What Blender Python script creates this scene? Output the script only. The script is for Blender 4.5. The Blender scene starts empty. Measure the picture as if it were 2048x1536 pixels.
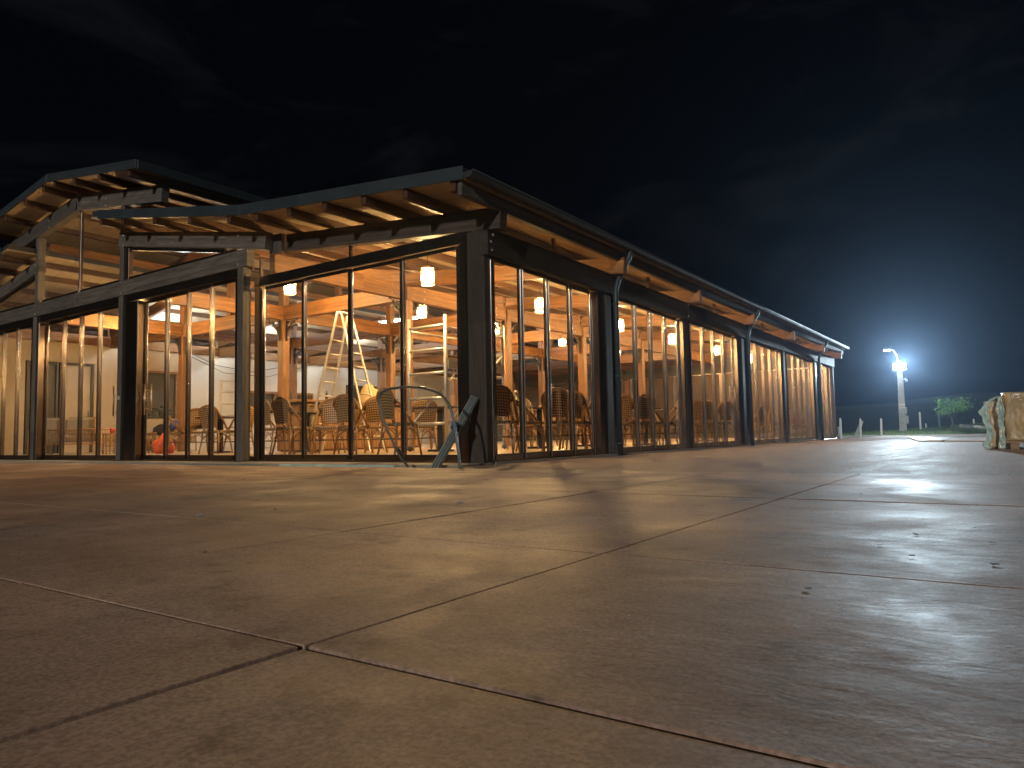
import bpy, bmesh, math, random
from mathutils import Matrix, Vector
random.seed(7)
S = bpy.context.scene
col = S.collection
# ------------------------------------------------------------------ camera
# world: X runs along the long glazed side, Y along the gable front, origin at the corner post, z = 0 at the door sills
FPX = 1451.0
CR = (0.5683579, -0.82256429, -0.0189018)      # camera right in world
CD = (0.04755217, 0.0557739, -0.99731041)      # camera down
CF = (0.82140616, 0.56593043, 0.07081426)      # camera forward
CAM = Vector((-7.642, -5.626, 0.243))
cd = bpy.data.cameras.new('camera'); cam = bpy.data.objects.new('camera', cd); col.objects.link(cam)
cam.matrix_world = Matrix(((CR[0], -CD[0], -CF[0], CAM.x), (CR[1], -CD[1], -CF[1], CAM.y), (CR[2], -CD[2], -CF[2], CAM.z), (0, 0, 0, 1)))
cd.sensor_width = 36; cd.lens = FPX / 2048 * 36; cd.clip_start = .02; cd.clip_end = 2000
S.camera = cam
# ------------------------------------------------------------------ light of the night
W = bpy.data.worlds.new('World'); S.world = W; W.use_nodes = True
wn = W.node_tree; wn.nodes.clear()
def N(nt, t, **k):
    n = nt.nodes.new(t)
    for a, b in k.items(): setattr(n, a, b)
    return n
wo = N(wn, 'ShaderNodeOutputWorld'); bg = N(wn, 'ShaderNodeBackground'); tc = N(wn, 'ShaderNodeTexCoord')
mp = N(wn, 'ShaderNodeMapping'); mp.inputs['Scale'].default_value = (2.2, 3.4, 9.0); mp.inputs['Rotation'].default_value = (.25, -.12, .3); mp.inputs['Location'].default_value = (5, 2, 1)
nz = N(wn, 'ShaderNodeTexNoise'); nz.inputs['Scale'].default_value = 1.35; nz.inputs['Detail'].default_value = 9; nz.inputs['Roughness'].default_value = .62; nz.inputs['Distortion'].default_value = .7
cr = N(wn, 'ShaderNodeValToRGB'); cr.color_ramp.elements[0].position = .51; cr.color_ramp.elements[0].color = (0, 0, 0, 1); cr.color_ramp.elements[1].position = .82; cr.color_ramp.elements[1].color = (1, 1, 1, 1)
mx = N(wn, 'ShaderNodeMix', data_type='RGBA'); mx.inputs['A'].default_value = (.0006, .0008, .0014, 1); mx.inputs['B'].default_value = (.0046, .0049, .0058, 1)
L = wn.links
L.new(tc.outputs['Generated'], mp.inputs['Vector']); L.new(mp.outputs[0], nz.inputs['Vector']); L.new(nz.outputs['Fac'], cr.inputs[0])
L.new(cr.outputs[0], mx.inputs['Factor']); L.new(mx.outputs['Result'], bg.inputs['Color']); L.new(bg.outputs[0], wo.inputs['Surface'])
bg.inputs['Strength'].default_value = 1.0
sd = bpy.data.lights.new('fill_sun', 'SUN'); sd.energy = .85; sd.angle = math.radians(1.5); sd.color = (1, .93, .86)  # sun lamp filling in for an unseen light behind the camera, not moonlight
so = bpy.data.objects.new('fill_sun', sd); col.objects.link(so)
so.rotation_euler = Vector((.92, .24, -.25)).to_track_quat('-Z', 'Y').to_euler()
S.view_settings.view_transform = 'Standard'; S.view_settings.look = 'None'; S.view_settings.gamma = 1; S.view_settings.exposure = .42
S.view_settings.use_curve_mapping = False
S.render.engine = 'CYCLES'
cy = S.cycles
cy.max_bounces = 7; cy.diffuse_bounces = 3; cy.glossy_bounces = 3; cy.transmission_bounces = 4; cy.transparent_max_bounces = 24; cy.volume_bounces = 0
cy.caustics_reflective = False; cy.caustics_refractive = False; cy.sample_clamp_indirect = 4; cy.sample_clamp_direct = 0
cy.use_denoising = True; cy.use_light_tree = True; cy.use_adaptive_sampling = True; cy.adaptive_threshold = .01

# ------------------------------------------------------------------ helpers
def V(*a): return Vector(a)
def place(px, depth, z=0.0):
    """floor position seen at photo column px at camera depth"""
    b0 = depth - CF[2] * (z - CAM.z); b1 = (px - 1024) / FPX * depth - CR[2] * (z - CAM.z)
    det = CF[0] * CR[1] - CF[1] * CR[0]
    x = (b0 * CR[1] - CF[1] * b1) / det; y = (CF[0] * b1 - CR[0] * b0) / det
    return CAM.x + x, CAM.y + y
def onplane(px, py, ax, val):
    d = [CR[i] * (px - 1024) + CD[i] * (py - 768) + CF[i] * FPX for i in range(3)]
    k = (val - CAM[ax]) / d[ax]
    return Vector([CAM[i] + k * d[i] for i in range(3)])
WM = {}
def link(o, parent=None, world=None):
    col.objects.link(o)
    m = world.copy() if world is not None else Matrix()
    o.matrix_basis = m
    if parent is not None:
        o.parent = parent; o.matrix_parent_inverse = WM[parent.name].inverted()
    WM[o.name] = m
    return o
def tag(o, label=None, cat=None, group=None, kind=None):
    if label: o['label'] = label
    if cat: o['category'] = cat
    if group: o['group'] = group
    if kind: o['kind'] = kind
    return o
def thing(name, label, cat, world=None, group=None):
    return tag(link(bpy.data.objects.new(name, None), None, world), label, cat, group)
def T(x, y, z, rz=0): return Matrix.Translation((x, y, z)) @ Matrix.Rotation(rz, 4, 'Z')

class MB:
    def __init__(s): s.v = []; s.f = []; s.smooth = []
    def add(s, vs, fs, sm=False):
        o = len(s.v); s.v += [tuple(v) for v in vs]; s.f += [tuple(i + o for i in f) for f in fs]; s.smooth += [sm] * len(fs); return s
    def box(s, a, b, m=None):
        x0, y0, z0 = a; x1, y1, z1 = b
        vs = [V(x0, y0, z0), V(x1, y0, z0), V(x1, y1, z0), V(x0, y1, z0), V(x0, y0, z1), V(x1, y0, z1), V(x1, y1, z1), V(x0, y1, z1)]
        if m is not None: vs = [m @ v for v in vs]
        return s.add(vs, [(0, 3, 2, 1), (4, 5, 6, 7), (0, 1, 5, 4), (1, 2, 6, 5), (2, 3, 7, 6), (3, 0, 4, 7)])
    def prism(s, poly, y0, y1):
        """poly in x,z extruded in y"""
        n = len(poly); vs = [V(p[0], y0, p[1]) for p in poly] + [V(p[0], y1, p[1]) for p in poly]
        fs = [tuple(range(n)), tuple(range(2 * n - 1, n - 1, -1))] + [(i + n, (i + 1) % n + n, (i + 1) % n, i) for i in range(n)]
        return s.add(vs, fs)
    def tube(s, pts, r, n=8, closed=False, rs=None, cap=True):
        pts = [Vector(p) for p in pts]; k = len(pts); rings = []; up = None
        for i, p in enumerate(pts):
            a = pts[i - 1] if (i > 0 or closed) else p; b = pts[(i + 1) % k] if (i < k - 1 or closed) else p
            t = (b - a).normalized()
            if up is None: up = t.orthogonal().normalized()
            up = (up - t * up.dot(t)); up = up.normalized() if up.length > 1e-6 else t.orthogonal().normalized()
            w = t.cross(up); rr = rs[i] if rs else r
            rings.append([p + (up * math.cos(2 * math.pi * j / n) + w * math.sin(2 * math.pi * j / n)) * rr for j in range(n)])
        vs = [v for R_ in rings for v in R_]; fs = []
        for i in range(k if closed else k - 1):
            for j in range(n):
                a = i * n + j; b = i * n + (j + 1) % n; i2 = ((i + 1) % k) * n
                fs.append((a, b, i2 + (j + 1) % n, i2 + j))
        if not closed and cap: fs += [tuple(range(n - 1, -1, -1)), tuple((k - 1) * n + j for j in range(n))]
        return s.add(vs, fs, True)
    def lathe(s, prof, n=20, c=(0, 0, 0), sm=True):
        vs = [V(c[0] + r * math.cos(2 * math.pi * j / n), c[1] + r * math.sin(2 * math.pi * j / n), c[2] + z) for r, z in prof for j in range(n)]
        fs = [(i * n + j, i * n + (j + 1) % n, (i + 1) * n + (j + 1) % n, (i + 1) * n + j) for i in range(len(prof) - 1) for j in range(n)]
        return s.add(vs, fs, sm)
    def mesh(s, name, mat, bevel=0, seg=1):
        m = bpy.data.meshes.new(name); m.from_pydata(s.v, [], s.f)
        bm = bmesh.new(); bm.from_mesh(m)
        for f, k in zip(bm.faces, s.smooth): f.smooth = k
        if bevel:
            bmesh.ops.bevel(bm, geom=[e for e in bm.edges if len(e.link_faces) == 2 and e.calc_face_angle(0) > .6], offset=bevel, segments=seg, affect='EDGES', clamp_overlap=True)
        bmesh.ops.recalc_face_normals(bm, faces=bm.faces)
        bm.to_mesh(m); bm.free(); m.materials.append(mat); return m
    def build(s, name, mat, parent=None, world=None, bevel=0, seg=1):
        return link(bpy.data.objects.new(name, s.mesh(name, mat, bevel, seg)), parent, world)
MC = {}
def inst(key, make, name, parent, world):
    if key not in MC: MC[key] = make()
    return link(bpy.data.objects.new(name, MC[key]), parent, world)
def frame_along(p0, p1):
    d = (p1 - p0).normalized(); up = V(0, 0, 1) if abs(d.z) < .95 else V(1, 0, 0)
    y = up.cross(d).normalized(); z = d.cross(y)
    return Matrix(((d.x, y.x, z.x, p0.x), (d.y, y.y, z.y, p0.y), (d.z, y.z, z.z, p0.z), (0, 0, 0, 1)))
def beam(name, p0, p1, w, h, mat, parent, bevel=.006, label=None):
    """timber from p0 to p1; width w, height h, p on its top centre line"""
    p0 = Vector(p0); p1 = Vector(p1); l = round((p1 - p0).length, 3)
    o = inst(('beam', l, w, h, mat.name), lambda: MB().box((0, -w / 2, -h), (l, w / 2, 0)).mesh(name, mat, bevel), name, parent, frame_along(p0, p1))
    return tag(o, label)
def copy_tree(o, world, label=None, group=None):
    c = o.copy(); col.objects.link(c); c.matrix_basis = world; WM[c.name] = world
    if label: c['label'] = label
    if group: c['group'] = group
    for ch in [k for k in col.objects if k.parent == o]:
        d = ch.copy(); col.objects.link(d); d.parent = c
        for g in [k for k in col.objects if k.parent == ch]:
            e = g.copy(); col.objects.link(e); e.parent = d
    return c

# ------------------------------------------------------------------ materials
def mat(name, c1, c2=None, scale=6, stretch=(1, 1, 1), rough=(.5, .6), metal=0, bump=0, bscale=None, bstretch=None, detail=6, coord='Object', spec=.5, ramp=(.35, .68), coat=0, extra=None, bdist=.01, trans=0):
    m = bpy.data.materials.new(name); m.use_nodes = True; nt = m.node_tree; b = nt.nodes['Principled BSDF']; l = nt.links
    b.inputs['Metallic'].default_value = metal; b.inputs['Specular IOR Level'].default_value = spec; b.inputs['Coat Weight'].default_value = coat
    if coat: b.inputs['Coat Roughness'].default_value = .15
    c2 = c2 or c1
    if coord == 'World':
        g = N(nt, 'ShaderNodeNewGeometry'); src = g.outputs['Position']
    else:
        t = N(nt, 'ShaderNodeTexCoord'); oi = N(nt, 'ShaderNodeObjectInfo'); mu = N(nt, 'ShaderNodeVectorMath', operation='SCALE'); cx = N(nt, 'ShaderNodeCombineXYZ')
        for i in range(3): l.new(oi.outputs['Random'], cx.inputs[i])
        l.new(cx.outputs[0], mu.inputs[0]); mu.inputs['Scale'].default_value = 37
        ad = N(nt, 'ShaderNodeVectorMath', operation='ADD'); l.new(t.outputs['Object'], ad.inputs[0]); l.new(mu.outputs[0], ad.inputs[1]); src = ad.outputs[0]
    mp = N(nt, 'ShaderNodeMapping'); mp.inputs['Scale'].default_value = stretch; l.new(src, mp.inputs['Vector'])
    nz = N(nt, 'ShaderNodeTexNoise'); nz.inputs['Scale'].default_value = scale; nz.inputs['Detail'].default_value = detail; nz.inputs['Roughness'].default_value = .6
    l.new(mp.outputs[0], nz.inputs['Vector'])
    r = N(nt, 'ShaderNodeValToRGB'); r.color_ramp.elements[0].position = ramp[0]; r.color_ramp.elements[1].position = ramp[1]
    r.color_ramp.elements[0].color = (*c1, 1); r.color_ramp.elements[1].color = (*c2, 1); l.new(nz.outputs['Fac'], r.inputs[0])
    l.new(r.outputs[0], b.inputs['Base Color'])
    mr = N(nt, 'ShaderNodeMapRange'); mr.inputs['From Min'].default_value = .3; mr.inputs['From Max'].default_value = .7
    mr.inputs['To Min'].default_value = rough[0]; mr.inputs['To Max'].default_value = rough[1]; l.new(nz.outputs['Fac'], mr.inputs['Value']); l.new(mr.outputs[0], b.inputs['Roughness'])
    if bump:
        n2 = N(nt, 'ShaderNodeTexNoise'); n2.inputs['Scale'].default_value = bscale or scale * 3; n2.inputs['Detail'].default_value = 5
        mp2 = N(nt, 'ShaderNodeMapping'); mp2.inputs['Scale'].default_value = bstretch or stretch; l.new(src, mp2.inputs['Vector']); l.new(mp2.outputs[0], n2.inputs['Vector'])
        bp = N(nt, 'ShaderNodeBump'); bp.inputs['Strength'].default_value = bump; bp.inputs['Distance'].default_value = bdist; l.new(n2.outputs['Fac'], bp.inputs['Height']); l.new(bp.outputs[0], b.inputs['Normal'])
    if extra: extra(nt, b, src, r, l)
    return m
def mul_into(nt, l, b, fac_out, lo, hi):
    """multiply base colour by a lo..hi factor"""
    cur = b.inputs['Base Color'].links[0].from_socket
    mr = N(nt, 'ShaderNodeMapRange'); mr.inputs['To Min'].default_value = lo; mr.inputs['To Max'].default_value = hi; l.new(fac_out, mr.inputs['Value'])
    mx = N(nt, 'ShaderNodeMix', data_type='RGBA', blend_type='MULTIPLY'); mx.inputs['Factor'].default_value = 1
    l.new(cur, mx.inputs['A']); l.new(mr.outputs[0], mx.inputs['B']); l.new(mx.outputs['Result'], b.inputs['Base Color'])
def lamella(nt, b, src, r, l):
    s = N(nt, 'ShaderNodeSeparateXYZ'); l.new(src, s.inputs[0])
    m = N(nt, 'ShaderNodeMath', operation='MULTIPLY'); m.inputs[1].default_value = 22; l.new(s.outputs['Z'], m.inputs[0])
    fl = N(nt, 'ShaderNodeMath', operation='FLOOR'); l.new(m.outputs[0], fl.inputs[0])
    wn_ = N(nt, 'ShaderNodeTexWhiteNoise', noise_dimensions='2D'); cx = N(nt, 'ShaderNodeCombineXYZ'); l.new(fl.outputs[0], cx.inputs[0])
    mx_ = N(nt, 'ShaderNodeMath', operation='MULTIPLY'); mx_.inputs[1].default_value = .45; l.new(s.outputs['X'], mx_.inputs[0]); fx = N(nt, 'ShaderNodeMath', operation='FLOOR'); l.new(mx_.outputs[0], fx.inputs[0]); l.new(fx.outputs[0], cx.inputs[1])
    l.new(cx.outputs[0], wn_.inputs['Vector']); mul_into(nt, l, b, wn_.outputs['Value'], .72, 1.12)
    vo = N(nt, 'ShaderNodeTexVoronoi'); vo.inputs['Scale'].default_value = 2.6; mpv = N(nt, 'ShaderNodeMapping'); mpv.inputs['Scale'].default_value = (.55, 1.2, 1.2); l.new(src, mpv.inputs[0]); l.new(mpv.outputs[0], vo.inputs['Vector'])
    mr = N(nt, 'ShaderNodeMapRange'); mr.inputs['From Min'].default_value = .03; mr.inputs['From Max'].default_value = .09; l.new(vo.outputs['Distance'], mr.inputs['Value']); mul_into(nt, l, b, mr.outputs[0], .45, 1)
    oi = N(nt, 'ShaderNodeObjectInfo'); mul_into(nt, l, b, oi.outputs['Random'], .70, 1.18)
M_extwood = mat('dark_stained_timber', (.085, .074, .062), (.165, .147, .125), 5, (.5, 7, 7), (.5, .72), bump=.35, bscale=14, bstretch=(.6, 9, 9), extra=lamella, bdist=.004)
M_extdark = mat('near_black_brown_timber', (.042, .032, .024), (.082, .064, .05), 5, (.5, 7, 7), (.5, .7), bump=.35, bscale=14, bstretch=(.6, 9, 9), extra=lamella, bdist=.004)
M_wood = mat('warm_glulam_timber', (.19, .082, .026), (.32, .152, .053), 4, (.5, 7, 7), (.42, .6), bump=.25, bscale=14, bstretch=(.6, 9, 9), extra=lamella, bdist=.003)
M_purlin = mat('purlin_timber', (.07, .032, .014), (.12, .058, .026), 4, (.5, 7, 7), (.5, .7), bump=.2, extra=lamella, bdist=.003)
M_alu = mat('brown_coated_aluminium', (.20, .16, .13), (.24, .19, .16), 1.5, (1, 1, 1), (.2, .26), metal=.95, spec=.6)
M_anthra = mat('anthracite_coated_steel', (.04, .055, .065), (.052, .07, .08), 3, (1, 1, 1), (.42, .55), metal=.25, bump=.05, bscale=4)
def boards(nt, b, src, r, l):
    s = N(nt, 'ShaderNodeSeparateXYZ'); l.new(src, s.inputs[0])
    m = N(nt, 'ShaderNodeMath', operation='MULTIPLY'); m.inputs[1].default_value = 1 / .24; l.new(s.outputs['X'], m.inputs[0])
    fr = N(nt, 'ShaderNodeMath', operation='FRACT'); l.new(m.outputs[0], fr.inputs[0])
    g = N(nt, 'ShaderNodeMath', operation='PINGPONG'); g.inputs[1].default_value = .5; l.new(fr.outputs[0], g.inputs[0])
    mr = N(nt, 'ShaderNodeMapRange'); mr.inputs['From Min'].default_value = .0; mr.inputs['From Max'].default_value = .04; l.new(g.outputs[0], mr.inputs['Value']); mul_into(nt, l, b, mr.outputs[0], .55, 1)
M_soffit = mat('pale_ceiling_boarding', (.33, .255, .165), (.39, .31, .21), 3, (1, 1, 1), (.55, .7), extra=boards)
M_white = mat('white_plaster', (.58, .55, .49), (.63, .60, .54), 2, (1, 1, 1), (.7, .8), bump=.05)
M_wall = mat('cream_wall_panel', (.46, .36, .24), (.52, .41, .28), 2, (1, 1, 1), (.6, .75), bump=.05)
M_roof = mat('dark_roof_sheet', (.03, .035, .04), (.04, .045, .05), 3, (1, 1, 1), (.45, .6))
M_tile = mat('pale_floor_tile', (.44, .33, .21), (.52, .40, .26), 2.2, (1, 1, 1), (.28, .4), coord='World')
M_plinth = mat('plinth_concrete', (.30, .27, .22), (.40, .36, .30), 5, rough=(.6, .8), coord='World', bump=.3)
M_dark = mat('dark_shadow_gap_lining', (.02, .02, .02), rough=(.7, .8))
M_steel = mat('galvanised_bolt', (.55, .55, .55), rough=(.3, .4), metal=.9)
M_bracket = mat('cast_iron_bracket', (.03, .025, .022), (.045, .035, .03), 12, rough=(.4, .55), metal=.4)
def concrete_extra(nt, b, src, r, l):
    def noi(sc, det, ro=.6, dis=0, st=None):
        n_ = N(nt, 'ShaderNodeTexNoise'); n_.inputs['Scale'].default_value = sc; n_.inputs['Detail'].default_value = det; n_.inputs['Roughness'].default_value = ro; n_.inputs['Distortion'].default_value = dis
        if st:
            mp = N(nt, 'ShaderNodeMapping'); mp.inputs['Scale'].default_value = st; mp.inputs['Rotation'].default_value = (0, 0, .5); l.new(src, mp.inputs[0]); l.new(mp.outputs[0], n_.inputs['Vector'])
        else: l.new(src, n_.inputs['Vector'])
        return n_.outputs['Fac']
    def rng(o, a, b_, c=0, d=1):
        m_ = N(nt, 'ShaderNodeMapRange'); m_.inputs['From Min'].default_value = a; m_.inputs['From Max'].default_value = b_; m_.inputs['To Min'].default_value = c; m_.inputs['To Max'].default_value = d; l.new(o, m_.inputs['Value']); return m_.outputs[0]
    big = noi(.6, 5, .65); mul_into(nt, l, b, rng(big, .3, .7), .58, 1.4)
    mul_into(nt, l, b, rng(noi(4.2, 9, .72), .55, .72), 1, .45)          # dark stains
    mul_into(nt, l, b, rng(noi(7.5, 9, .75, .6), .60, .72), 1, 1.28)      # pale scuffs
    mul_into(nt, l, b, rng(noi(120, 2), .35, .65), .74, 1.22)             # grit
    # sheen comes and goes over the surface
    l.new(rng(noi(1.3, 7, .68, .4), .34, .66, .50, .80), b.inputs['Roughness'])
    prev = b.inputs['Normal'].links[0].from_node
    for sc, det, st, di, stretch in ((1.5, 3, .4, .018, None), (4.6, 5, .28, .010, (1.5, .75, 1)), (13, 6, .22, .004, None)):
        bp = N(nt, 'ShaderNodeBump'); bp.inputs['Strength'].default_value = st; bp.inputs['Distance'].default_value = di; l.new(noi(sc, det, .62, .5, stretch), bp.inputs['Height']); l.new(prev.outputs[0], bp.inputs['Normal']); prev = bp
    l.new(prev.outputs[0], b.inputs['Normal'])
M_slab = mat('brown_stamped_concrete', (.36, .235, .17), (.48, .335, .255), 2.4, (1.4, .8, 1), (.42, .60), spec=.42, bump=.16, bscale=55, coord='World', extra=concrete_extra, bdist=.003)
M_slab2 = mat('brown_brushed_concrete', (.27, .19, .145), (.36, .268, .208), 2.0, (.6, 2.6, 1), (.62, .8), spec=.26, bump=.5, bscale=9, bstretch=(.9, 5, 1), coord='World', bdist=.012)
M_dirt = mat('damp_earth', (.035, .026, .02), (.06, .045, .03), 6, rough=(.8, .9), bump=.6, coord='World')
M_grass = mat('grass_turf', (.035, .07, .016), (.085, .13, .035), 14, rough=(.7, .9), bump=.8, bscale=40, coord='World', bdist=.05)
M_blade = mat('grass_blade', (.05, .11, .02), (.13, .19, .05), .5, rough=(.5, .7), coord='World')
M_leaf = mat('tree_leaf', (.08, .19, .03), (.15, .28, .055), 3, rough=(.6, .8), coord='World', spec=.15)
M_bark = mat('bark', (.10, .08, .06), (.17, .14, .1), 9, rough=(.8, .9), bump=.5)
M_hill = mat('dark_wooded_hill', (.012, .018, .008), (.025, .035, .015), .2, rough=(.9, 1), coord='World')
M_conc = mat('pole_concrete', (.34, .34, .32), (.46, .46, .43), 5, rough=(.7, .85), bump=.2)
M_post = mat('whitewashed_fence_post', (.62, .62, .58), (.74, .74, .7), 8, rough=(.6, .8), bump=.2)
M_sheet = mat('pale_panel_sheet', (.62, .64, .64), (.7, .72, .72), 4, rough=(.3, .45))
M_rattan = mat('rattan_cane', (.27, .14, .045), (.41, .23, .085), 9, (1, 1, 1), (.35, .5), spec=.5)
M_binding = mat('dark_rattan_binding', (.075, .042, .02), (.12, .07, .03), 30, rough=(.45, .6))
def weave_mat(name, dark, light, sc):
    def ex(nt, b, src, r, l):
        t = N(nt, 'ShaderNodeTexCoord'); mp = N(nt, 'ShaderNodeMapping'); mp.inputs['Rotation'].default_value = (0, 0, .785); mp.inputs['Scale'].default_value = (sc, sc, sc)
        s = N(nt, 'ShaderNodeSeparateXYZ'); l.new(t.outputs['Object'], s.inputs[0]); cx = N(nt, 'ShaderNodeCombineXYZ'); l.new(s.outputs['X'], cx.inputs[0])
        ay = N(nt, 'ShaderNodeMath', operation='ADD'); l.new(s.outputs['Y'], ay.inputs[0]); l.new(s.outputs['Z'], ay.inputs[1]); l.new(ay.outputs[0], cx.inputs[1])
        l.new(cx.outputs[0], mp.inputs[0]); ck = N(nt, 'ShaderNodeTexChecker'); ck.inputs['Scale'].default_value = 1
        ck.inputs['Color1'].default_value = (*dark, 1); ck.inputs['Color2'].default_value = (*light, 1); l.new(mp.outputs[0], ck.inputs['Vector']); l.new(ck.outputs['Color'], b.inputs['Base Color'])
        bp = N(nt, 'ShaderNodeBump'); bp.inputs['Strength'].default_value = .5; bp.inputs['Distance'].default_value = .003; l.new(ck.outputs['Fac'], bp.inputs['Height']); l.new(bp.outputs[0], b.inputs['Normal'])
    return mat(name, dark, light, 20, rough=(.4, .55), extra=ex)
M_weave = weave_mat('woven_seat_cane', (.055, .028, .012), (.50, .315, .125), 42)
M_tabletop = mat('dark_table_top', (.03, .024, .02), (.045, .036, .028), 4, rough=(.25, .35))
M_iron = mat('black_iron', (.02, .02, .022), rough=(.4, .5), metal=.3)
M_ladder = mat('worn_aluminium', (.46, .44, .40), (.56, .54, .50), 12, rough=(.32, .45), metal=.55)
M_barslat = mat('bar_front_timber', (.27, .14, .055), (.38, .21, .09), 3, (7, 7, .5), (.4, .55), bump=.2)
M_cushion = mat('taupe_cushion_fabric', (.34, .26, .17), (.42, .33, .22), 30, rough=(.8, .95), bump=.2)
M_orange = mat('orange_plastic_bag', (.75, .10, .03), (.85, .16, .05), 6, rough=(.3, .45), bump=.6, bscale=9, bdist=.03)
M_blue = mat('blue_cloth', (.03, .06, .28), (.05, .09, .4), 6, rough=(.7, .8))
M_navy = mat('dark_cushion', (.03, .03, .045), rough=(.8, .9))
M_straw = mat('woven_straw_dome', (.55, .38, .16), (.72, .54, .27), 26, (1, 1, 3), (.5, .65), bump=.8, bscale=60, bdist=.004)
M_wrap = mat('amber_stretch_film', (.44, .315, .135), (.52, .385, .18), 4, (3, 1, .6), (.16, .34), bump=.9, bscale=7, bstretch=(3, 3, 1.3), bdist=.03, spec=.7, coat=.4)
M_teal = mat('teal_plastic_sheet', (.44, .62, .58), (.60, .76, .72), 5, rough=(.2, .35), bump=.8, bscale=9, bdist=.03, coat=.4)
M_pallet = mat('pallet_timber', (.28, .18, .09), (.38, .26, .14), 8, rough=(.7, .85))
M_bar = mat('grey_green_steel_bar', (.24, .30, .30), (.34, .40, .40), 8, rough=(.35, .5), metal=.4)
M_tape = mat('blue_tape', (.03, .10, .26), rough=(.35, .5))
M_doordark = mat('dark_door', (.035, .03, .025), (.05, .042, .034), 3, rough=(.3, .45))
M_plantgreen = mat('house_plant', (.04, .09, .025), (.08, .15, .04), 5, rough=(.4, .6), coord='World')
M_red = mat('red_pot', (.5, .07, .05), rough=(.4, .5))
M_cable = mat('black_cable', (.02, .02, .02), rough=(.5, .6))
M_dryleaf = mat('dry_leaf', (.06, .04, .025), (.12, .08, .04), 30, rough=(.6, .8))
M_paper = mat('pale_scrap', (.6, .6, .58), rough=(.6, .8))
M_stain = mat('brown_dust_film', (.17, .10, .065), (.21, .13, .085), 4, rough=(.85, .95), spec=.1, coord='World', bump=.3)
def emit(name, c, s):
    m = bpy.data.materials.new(name); m.use_nodes = True; b = m.node_tree.nodes['Principled BSDF']
    b.inputs['Base Color'].default_value = (*[min(1, x) for x in c], 1); b.inputs['Emission Color'].default_value = (*c, 1); b.inputs['Emission Strength'].default_value = s; return m
M_bulb = emit('warm_lamp_glow', (1, .62, .25), 2700)
M_led = emit('cool_led_tube', (.86, .95, 1), 85)
M_led2 = emit('bright_led_tube', (.86, .95, 1), 150)
M_flood = emit('floodlight_lens', (.72, .90, 1), 900)
M_street = emit('street_lamp_lens', (1, .93, .80), 800)
M_shade = mat('cream_lantern_lattice', (.80, .66, .38), rough=(.4, .5))
def glass(name, tint, refl):
    m = bpy.data.materials.new(name); m.use_nodes = True; nt = m.node_tree; nt.nodes.clear(); l = nt.links
    o = N(nt, 'ShaderNodeOutputMaterial'); t = N(nt, 'ShaderNodeBsdfTransparent'); t.inputs[0].default_value = (*tint, 1)
    g = N(nt, 'ShaderNodeBsdfGlossy'); g.inputs['Roughness'].default_value = .012; g.inputs[0].default_value = (1, 1, 1, 1)
    f = N(nt, 'ShaderNodeFresnel'); f.inputs['IOR'].default_value = 1.36; mu = N(nt, 'ShaderNodeMath', operation='MULTIPLY'); mu.inputs[1].default_value = refl
    ge = N(nt, 'ShaderNodeNewGeometry'); mi = N(nt, 'ShaderNodeMapRange'); mi.inputs['To Min'].default_value = 1.45; mi.inputs['To Max'].default_value = 1 / 1.45
    l.new(ge.outputs['Backfacing'], mi.inputs['Value']); l.new(mi.outputs[0], f.inputs['IOR'])
    l.new(f.outputs[0], mu.inputs[0]); mx = N(nt, 'ShaderNodeMixShader'); l.new(mu.outputs[0], mx.inputs[0]); l.new(t.outputs[0], mx.inputs[1]); l.new(g.outputs[0], mx.inputs[2])
    tcd = N(nt, 'ShaderNodeNewGeometry'); nz = N(nt, 'ShaderNodeTexNoise'); nz.inputs['Scale'].default_value = 2.3; nz.inputs['Detail'].default_value = 9; nz.inputs['Roughness'].default_value = .7; l.new(tcd.outputs['Position'], nz.inputs['Vector'])
    mr = N(nt, 'ShaderNodeMapRange'); mr.inputs['From Min'].default_value = .42; mr.inputs['From Max'].default_value = .75; mr.inputs['To Min'].default_value = .003; mr.inputs['To Max'].default_value = .03; l.new(nz.outputs['Fac'], mr.inputs['Value'])
    df = N(nt, 'ShaderNodeBsdfDiffuse'); df.inputs[0].default_value = (.6, .58, .55, 1); m2 = N(nt, 'ShaderNodeMixShader'); l.new(mr.outputs[0], m2.inputs[0]); l.new(mx.outputs[0], m2.inputs[1]); l.new(df.outputs[0], m2.inputs[2]); l.new(m2.outputs[0], o.inputs['Surface'])
    return m
M_glass = glass('clear_door_glass', (.97, .97, .96), .8)
# ------------------------------------------------------------------ ground
GZ = -.112          # near terrace slabs
FZ = -.132          # terrace beside the building
YC = 10.87          # middle of the gable front
XEND = 22.6
def struct(o): return tag(o, kind='structure')
g = MB(); g.add([V(-180, -190, -.75), V(220, -190, -.75), V(220, 190, -.75), V(-180, 190, -.75)], [(0, 1, 2, 3)])
struct(g.build('ground', M_dirt))
t = MB().box((-16, -14, -.6), (-1.27, 24, GZ - .07)); terr = struct(t.build('terrace', M_dirt))
M_joint = mat('dark_joint_filler', (.022, .022, .022), (.04, .038, .035), 12, rough=(.8, .9), coord='World')
MB().box((-11.09, -10.18, GZ - .068), (-1.272, 18.8, GZ - .008)).build('joint_filler', M_joint, terr)
tag(terr, 'brown stamped concrete terrace of square slabs in the foreground')
XL = [-11.1, -10.0, -8.92, -7.88, -6.80, -5.69, -4.70, -3.70, -2.60, -1.27]
YL = [-4.60 + 1.118 * k for k in range(-5, 22)]
rs = random.Random(3)
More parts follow.
